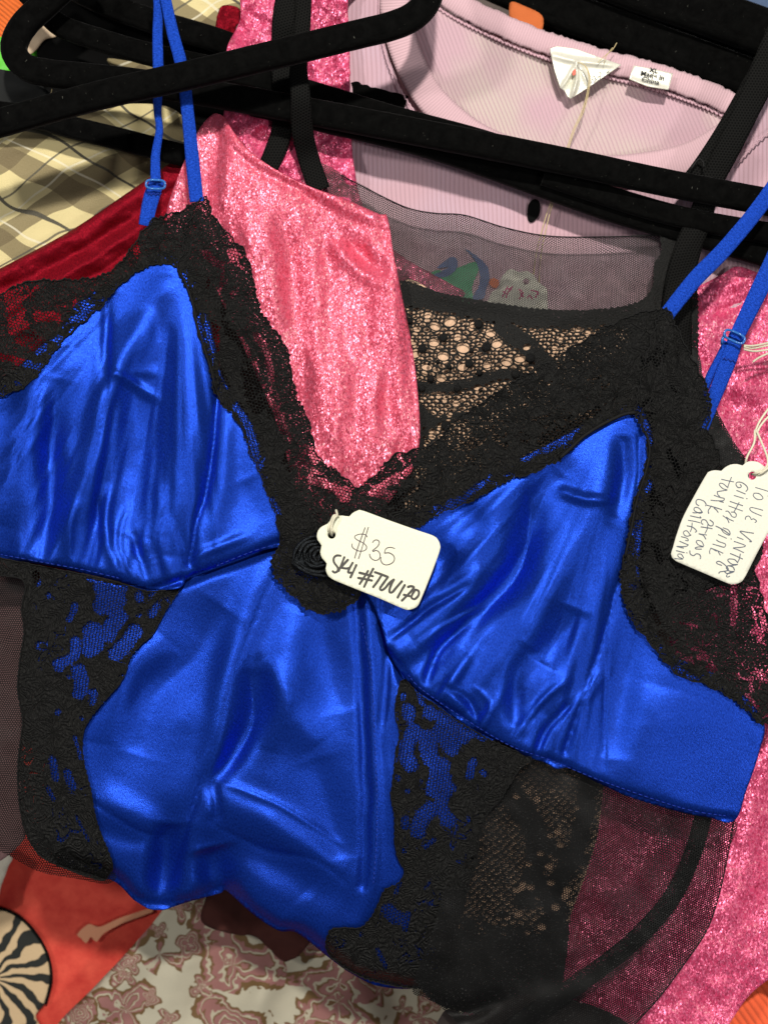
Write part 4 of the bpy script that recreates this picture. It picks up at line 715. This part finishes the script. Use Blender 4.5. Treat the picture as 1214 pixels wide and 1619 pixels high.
cloth('hem_lining', [(700, 1602), (745, 1606), (800, 1582), (850, 1574), (960, 1600), (1020, 1660), (850, 1700), (680, 1700)], lambda x, y: -.016+.002*fbm(x/40, y/40, 2), M_plain('brown_black_lining', (.016, .010, .009), .8), slip, 7)
# seam stitching under the cups and zigzag joins on the straps
bthread = M_plain('blue_thread', (.004, .03, .30), .6, .5)
def stitches(pts, hf, shift, name='stitching', zz=0, L=6, w=1.5, dz=.0002):
    P = cr(pts, 1.0); T = np.gradient(P[:, :2], axis=0); T /= np.linalg.norm(T, axis=1)[:, None]; N = np.stack([T[:, 1], -T[:, 0]], 1); P = P[:, :2]-N*shift; out = []
    for k, i in enumerate(range(0, len(P)-L, L if zz else int(L*1.5))):
        a, b = P[i]+N[i]*zz*(1 if k % 2 else -1), P[min(i+L, len(P)-1)]-N[i]*zz*(1 if k % 2 else -1)
        z = [float(np.ravel(hf(np.array([q[0]]), np.array([q[1]])))[0])+dz for q in (a, b)]
        out.append(sweep(name, [(a[0], a[1], z[0]), ((a[0]+b[0])/2, (a[1]+b[1])/2, sum(z)/2+.0001), (b[0], b[1], z[1])], w, w, bthread, slip, seg=5, step=3))
    return merge(out, name)
stitches([(0, 884), (50, 893), (130, 908), (190, 922)], hcup, -7); stitches([(345, 900), (400, 878), (440, 866)], hcup, -6); stitches([(640, 1072), (660, 1094), (720, 1136), (800, 1184), (870, 1210), (960, 1246), (1080, 1286), (1150, 1298)], hcup, -7)
stitches([(572, 985), (585, 1050), (592, 1150), (596, 1300), (590, 1400)], hbody, 0)
stitches([(1143, 566), (1165, 572)], lambda x, y: .0041+0*x, 0, zz=2, L=3); stitches([(234, 306), (256, 306)], lambda x, y: .0029+0*x, 0, zz=2, L=3)
# straps
ribbon('strap', [(238, -60, .002), (249, 0, .002), (249, 60, .002), (250, 110, .004), (249, 172, .003), (252, 205, .002), (246, 245, .001), (246, 285, .003)], [13, 13, 16, 17, 17, 11, 14, 17], satin_strap, slip, .0005, .0005)
ribbon('strap', [(250, 283, .001), (243, 300, .002), (236, 325, .002), (230, 356, .003)], [22, 26, 24, 22], satin_strap, slip, .0005, .0005)
ribbon('strap', [(244, -80, .004), (258, -20, .005), (273, 50, .006), (288, 108, .007), (297, 180, .006), (304, 250, .005), (311, 318, .006)], [15, 17, 19, 20, 20, 22, 22], satin_strap, slip, .0005, .0005)
ribbon('strap', [(1290, 190, .004), (1214, 308, .004), (1150, 388, .004), (1098, 442, .004), (1050, 502, .0055)], [24, 25, 25, 26, 24], satin_strap, slip, .0005, .0005)
ribbon('strap', [(1290, 250, .002), (1232, 390, .002), (1205, 448, .003), (1180, 500, .004), (1163, 535, .005)], [26, 28, 28, 28, 24], satin_strap, slip, .0005, .0005)
ribbon('strap', [(1165, 528, .0035), (1155, 560, .0035), (1138, 605, .003), (1122, 645, .003), (1108, 682, .004)], [24, 26, 24, 22, 20], satin_strap, slip, .0005, .0005)
ribbon('strap', [(1150, 540, .0025), (1138, 565, .002), (1122, 595, .002), (1112, 625, .002)], [14, 14, 13, 10], satin_strap, slip, .001, .0006)
clear = NT('blue_clear_plastic'); clear.set(Base_Color=(.05, .22, .65), Roughness=.15, Transmission_Weight=.35, Specular_IOR_Level=.6); clear = clear.m
def slider(cx, cy, ang, w, z):
    t = []
    for a in np.arange(0, 6.6, .35):
        u, v = w*math.copysign(abs(math.cos(a))**.6, math.cos(a)), 7*math.copysign(abs(math.sin(a))**.6, math.sin(a))
        t.append((cx+u*math.cos(ang)-v*math.sin(ang), cy+u*math.sin(ang)+v*math.cos(ang), z+.0014*abs(math.cos(a))))
    sweep('slider', t, 4, 4, clear, slip, seg=8, step=2)
slider(246, 291, .05, 15, .0045); slider(1161, 532, .42, 17, .0065)
sweep('slider_bar', [(1146, 528, .0065), (1142, 536, .007), (1141, 544, .0055)], 5, 5, clear, slip, seg=8)
# rosette of black satin ribbon on the centre of the neckline
rs = M_satin('black_ribbon_satin', (.004, .004, .004), rough=.4, metal=.0, grain=.5)
k9 = lambda x, y: (420+x/7.5875, 820+y/7.5875)
ro = cloth('rosette', [k9(320, 480), k9(380, 330), k9(500, 220), k9(640, 190), k9(800, 260), k9(860, 420), k9(840, 600), k9(740, 690), k9(560, 670), k9(400, 610), k9(310, 540)], lambda x, y: .0078+0*x+.0015*np.clip(1-np.hypot(x-500, y-880)/36, 0, 1), rs, slip, 3, thick=.001)
for A in ([(330, 500, 0), (360, 380, 1), (440, 280, 2), (560, 215, 2), (660, 215, 1)], [(330, 530, 0), (420, 600, 1.4), (540, 655, 1.6), (680, 685, 1.2), (780, 690, 0)], [(400, 470, 1), (420, 370, 2), (490, 290, 2.4), (600, 260, 2)], [(400, 540, 1), (500, 610, 2), (620, 640, 2), (740, 620, 1)], [(470, 480, 1.4), (470, 390, 2.4), (530, 320, 3), (640, 300, 2.4)], [(470, 500, 1.4), (540, 560, 2.6), (640, 570, 2.6), (740, 540, 2)],
          [(535, 470, 2), (535, 400, 3), (590, 350, 3.2), (670, 340, 3)], [(535, 470, 2), (570, 520, 3), (630, 540, 3), (700, 510, 3)], [(620, 520, 2.6), (580, 460, 3.2), (600, 400, 3.6), (660, 370, 3.4)], [(625, 515, 2.6), (650, 450, 3.4), (700, 400, 3)]):
    P = [(*k9(a, b), .0088+c*.0006) for a, b, c in A]; sw = sweep('fold', P, [3, 6.5, 7.5, 6.5, 3], 7, rs, None, seg=10, step=2)
    sw.parent = ro

# ---------------- price tag ----------------
t1 = empty('price_tag', (600, 885), .013, 'cream scalloped price tag reading $35, tied to the black rosette of the blue slip', 'tag', None)
ka = lambda x, y: (500+x/6.07, 800+y/6.07)
z1 = lambda x, y: .0135+(x-600)*.000010+(y-885)*.000004+.0000006*(np.asarray(x)-600)**2*.3
cloth('card', [ka(*p) for p in [(400, 42), (450, 46), (700, 138), (960, 230), (1120, 285), (1165, 322), (1188, 378), (1180, 440), (1100, 660), (1000, 905), (960, 970), (890, 997), (830, 985), (600, 885), (300, 765), (150, 700), (105, 655), (90, 600), (100, 552), (55, 500), (38, 440), (50, 378), (12, 325), (8, 262), (40, 208), (105, 172), (112, 166), (140, 130), (190, 100), (250, 92), (318, 100), (345, 70)]], z1, card, t1, 5, thick=.00035,
      holes=[[ka(148+38*math.cos(a), 277+38*math.sin(a)) for a in np.arange(0, 6.2, .5)]])
ink('price_writing', [[(490, 298), (470, 275), (420, 270), (375, 285), (370, 305), (400, 330), (450, 355), (480, 385), (478, 415), (450, 432), (400, 430), (355, 405), (342, 382), (345, 362)], [(468, 207), (430, 310), (395, 410), (368, 500)], [(500, 203), (470, 300), (430, 430), (405, 507)],
    [(540, 350), (560, 328), (590, 328), (605, 350), (590, 385), (560, 412), (540, 428), (545, 438), (572, 426), (600, 440), (613, 475), (600, 510), (565, 522), (530, 505), (512, 475), (512, 460)], [(752, 408), (715, 397), (675, 405), (658, 430), (655, 452)], [(655, 452), (700, 450), (740, 475), (750, 510), (730, 545), (680, 565), (640, 555), (618, 520), (620, 492)]], 1.45, z1, inkp, t1, ka)
ink('sku_writing', [[(235, 478), (195, 476), (168, 500), (170, 540), (195, 575), (210, 602), (200, 630), (172, 638), (157, 625)], [(270, 490), (242, 560), (215, 625)], [(305, 515), (270, 552), (240, 588)], [(238, 592), (285, 600), (318, 594)], [(350, 543), (318, 600), (306, 636), (338, 640)], [(385, 565), (355, 630), (327, 688)],
    [(497, 622), (455, 690), (415, 750)], [(547, 600), (500, 690), (458, 778)], [(412, 640), (470, 655), (545, 675)], [(400, 690), (460, 700), (535, 716)], [(560, 635), (620, 655), (688, 682)], [(625, 665), (590, 720), (545, 780)], [(688, 682), (645, 740), (612, 790), (628, 808), (662, 786), (700, 740), (745, 705)], [(745, 705), (712, 770), (702, 822), (728, 828), (770, 780), (822, 722)],
    [(850, 757), (812, 820), (780, 880)], [(878, 778), (908, 770), (935, 785), (880, 850), (820, 910)], [(838, 852), (880, 862), (900, 866)], [(950, 802), (920, 850), (915, 882), (945, 893), (980, 858), (982, 818), (955, 803)]], 3.6, z1, inkm, t1, ka)
sweep('string', [(*ka(150, 285), .012), (*ka(145, 240), .0155), (*ka(150, 180), .016), (*ka(175, 110), .0165), (*ka(200, 90), .015), (*ka(190, 40), .012)], 4.0, 4, twine, t1, seg=8, step=2)
sweep('string', [(*ka(130, 270), .012), (*ka(120, 220), .0158), (*ka(135, 160), .0155), (*ka(170, 90), .0155), (*ka(215, 100), .014)], 3.4, 3.4, twine, t1, seg=8, step=2)
sweep('string', [(*ka(165, 262), .0120), (*ka(160, 235), .0156), (*ka(150, 225), .0157)], 3.4, 3.4, twine, t1, seg=8, step=2)

# ---------------- ivory tag of the pink tank ----------------
t2 = empty('description_tag', (1150, 830), .012, 'ivory scalloped paper tag covered in handwriting at the right edge, hanging on cream string', 'tag')
kb = lambda x, y: (1060+x/7.708, 720+y/7.708)
z2 = lambda x, y: .0115+(x-1140)*.00001
cloth('card', [kb(*p) for p in [(430, 245), (470, 198), (540, 180), (612, 188), (622, 186), (660, 150), (730, 112), (810, 105), (872, 122), (882, 120), (920, 85), (985, 68), (1070, 82), (1135, 128), (1150, 140), (1210, 160), (1270, 210), (1290, 280), (1292, 300), (1350, 340), (1400, 420), (1400, 520), (1300, 740), (1187, 945), (1040, 1220), (905, 1485), (850, 1548), (765, 1572), (690, 1556), (400, 1432), (60, 1285), (18, 1245), (5, 1200), (30, 1120), (70, 980), (150, 760), (280, 510)]], z2, card2, t2, 5, thick=.00035,
      holes=[[kb(995+50*math.cos(a), 247+50*math.sin(a)) for a in np.arange(0, 6.2, .5)]])
ink('handwriting', [[(1035, 390), (1110, 412), (1215, 445)], [(1225, 380), (1190, 500)], [(1018, 460), (1008, 490), (1050, 532), (1108, 536), (1125, 512), (1080, 466), (1018, 460)], [(1125, 668), (1040, 645), (980, 634), (966, 655), (1000, 690), (1110, 738)], [(1030, 818), (1048, 798), (1010, 772), (985, 782), (975, 760), (950, 738), (915, 752), (912, 780)],
    [(1012, 948), (930, 935), (848, 925), (920, 990), (988, 1048), (962, 1050)], [(812, 995), (885, 1025)], [(775, 1048), (885, 1085), (912, 1105), (860, 1120), (765, 1128), (820, 1150), (892, 1185)], [(728, 1195), (800, 1225), (878, 1262)], [(850, 1200), (838, 1260), (820, 1300)], [(820, 1310), (780, 1270), (712, 1262), (700, 1285), (750, 1325), (818, 1330), (760, 1340), (700, 1345)], [(780, 1400), (760, 1360), (700, 1345), (680, 1370), (720, 1410), (775, 1415), (700, 1440), (660, 1420)], [(740, 1420), (700, 1440), (680, 1475), (705, 1482), (722, 1470)],
    [(918, 438), (940, 408), (925, 370), (870, 330), (815, 325), (797, 352), (820, 388), (855, 388), (862, 370), (848, 352)], [(805, 425), (910, 468)], [(775, 488), (888, 522)], [(925, 524), (935, 528)], [(725, 560), (880, 612)], [(708, 615), (880, 678)], [(835, 572), (805, 630), (772, 690)], [(740, 690), (780, 694), (802, 722), (790, 752), (750, 745), (728, 712), (700, 680), (672, 680)], [(638, 735), (690, 775), (712, 822)], [(682, 752), (720, 780), (768, 800)],
    [(552, 860), (640, 905), (720, 962)], [(640, 882), (700, 905), (725, 945), (712, 972), (650, 940), (618, 900)], [(582, 965), (682, 1010)], [(735, 1015), (742, 1020)], [(515, 1080), (600, 1105), (655, 1118), (668, 1080), (590, 1050), (560, 1030)], [(490, 1130), (570, 1160), (640, 1192)], [(490, 1130), (475, 1170), (480, 1200)], [(575, 1160), (590, 1190), (605, 1215)], [(560, 1165), (530, 1150)], [(625, 1340), (570, 1320), (560, 1300), (600, 1292), (680, 1350), (700, 1400), (600, 1420), (590, 1440)],
    [(620, 290), (700, 308), (770, 322)], [(742, 265), (712, 340), (700, 380)], [(700, 395), (640, 345), (600, 340), (598, 365), (640, 405), (690, 420), (640, 430), (570, 440)], [(570, 440), (575, 475), (600, 500)], [(530, 485), (600, 510), (655, 525), (640, 550), (570, 552), (490, 545)], [(600, 560), (645, 570)], [(440, 605), (540, 632), (625, 660)], [(500, 615), (460, 670), (465, 708)], [(530, 640), (560, 665), (580, 695)], [(395, 840), (375, 820), (385, 785), (430, 790), (470, 850), (510, 855), (520, 820), (480, 785)], [(370, 870), (440, 880), (508, 892)], [(455, 840), (445, 900), (420, 950)], [(345, 955), (400, 975), (430, 1020)], [(350, 955), (440, 970)],
    [(405, 1100), (380, 1050), (335, 1035), (312, 1052), (340, 1090), (400, 1112), (340, 1115), (300, 1125)], [(300, 1125), (310, 1140), (378, 1142)], [(235, 1160), (240, 1200), (280, 1222), (310, 1200), (350, 1205), (368, 1240), (360, 1260)],
    [(425, 615), (432, 590), (400, 552), (340, 535), (312, 552), (315, 590), (345, 612)], [(385, 690), (350, 645), (305, 632), (285, 650), (300, 680), (360, 705), (390, 690), (310, 700), (270, 695)], [(240, 735), (330, 755), (372, 762), (360, 745)], [(215, 790), (300, 805), (360, 822)], [(200, 858), (270, 875), (318, 920), (300, 935)], [(262, 822), (258, 880), (240, 930)], [(245, 975), (200, 920), (160, 930), (165, 965), (200, 985), (250, 970)], [(130, 990), (200, 1010), (215, 1040), (180, 1035)], [(110, 1045), (190, 1080), (215, 1090), (180, 1110), (75, 1108)], [(80, 1110), (160, 1130)], [(70, 1160), (170, 1185)], [(195, 1185), (202, 1190)], [(160, 1250), (130, 1205), (90, 1205), (95, 1235), (150, 1262), (100, 1262), (50, 1255)]],
    1.35, z2, inkb, t2, kb)
for L in ([(1188, 750, .009), (1196, 748, .0135), (1208, 742, .0135), (1214, 728, .013), (1204, 700, .008), (1194, 680, .004), (1192, 700, .006), (1180, 725, .007), (1178, 745, .004)], [(1192, 752, .011), (1206, 746, .0142), (1222, 730, .0135), (1230, 700, .01)],
          [(1194, 682, .003), (1202, 664, .002), (1220, 640, 0), (1250, 610, 0)], [(1192, 700, .006), (1196, 685, .004), (1206, 668, .003), (1226, 648, 0)]):
    sweep('string', L, 3.6, 3.6, twine, t2, seg=8, step=2)
tag(merge([sweep('string', L, 3.4, 3.4, twine, None, seg=8, step=2) for L in ([(1176, 548, -.010), (1192, 550, -.012), (1230, 542, -.012)], [(1176, 552, -.010), (1195, 555, -.012), (1230, 550, -.012)], [(1190, 572, -.012), (1202, 564, -.012), (1230, 552, -.011)], [(1176, 546, -.010), (1194, 546, -.011), (1230, 538, -.012)])], 'string'),
    'loose cream string ends beside the right strap slider, lying on the pink glitter knit', 'string')
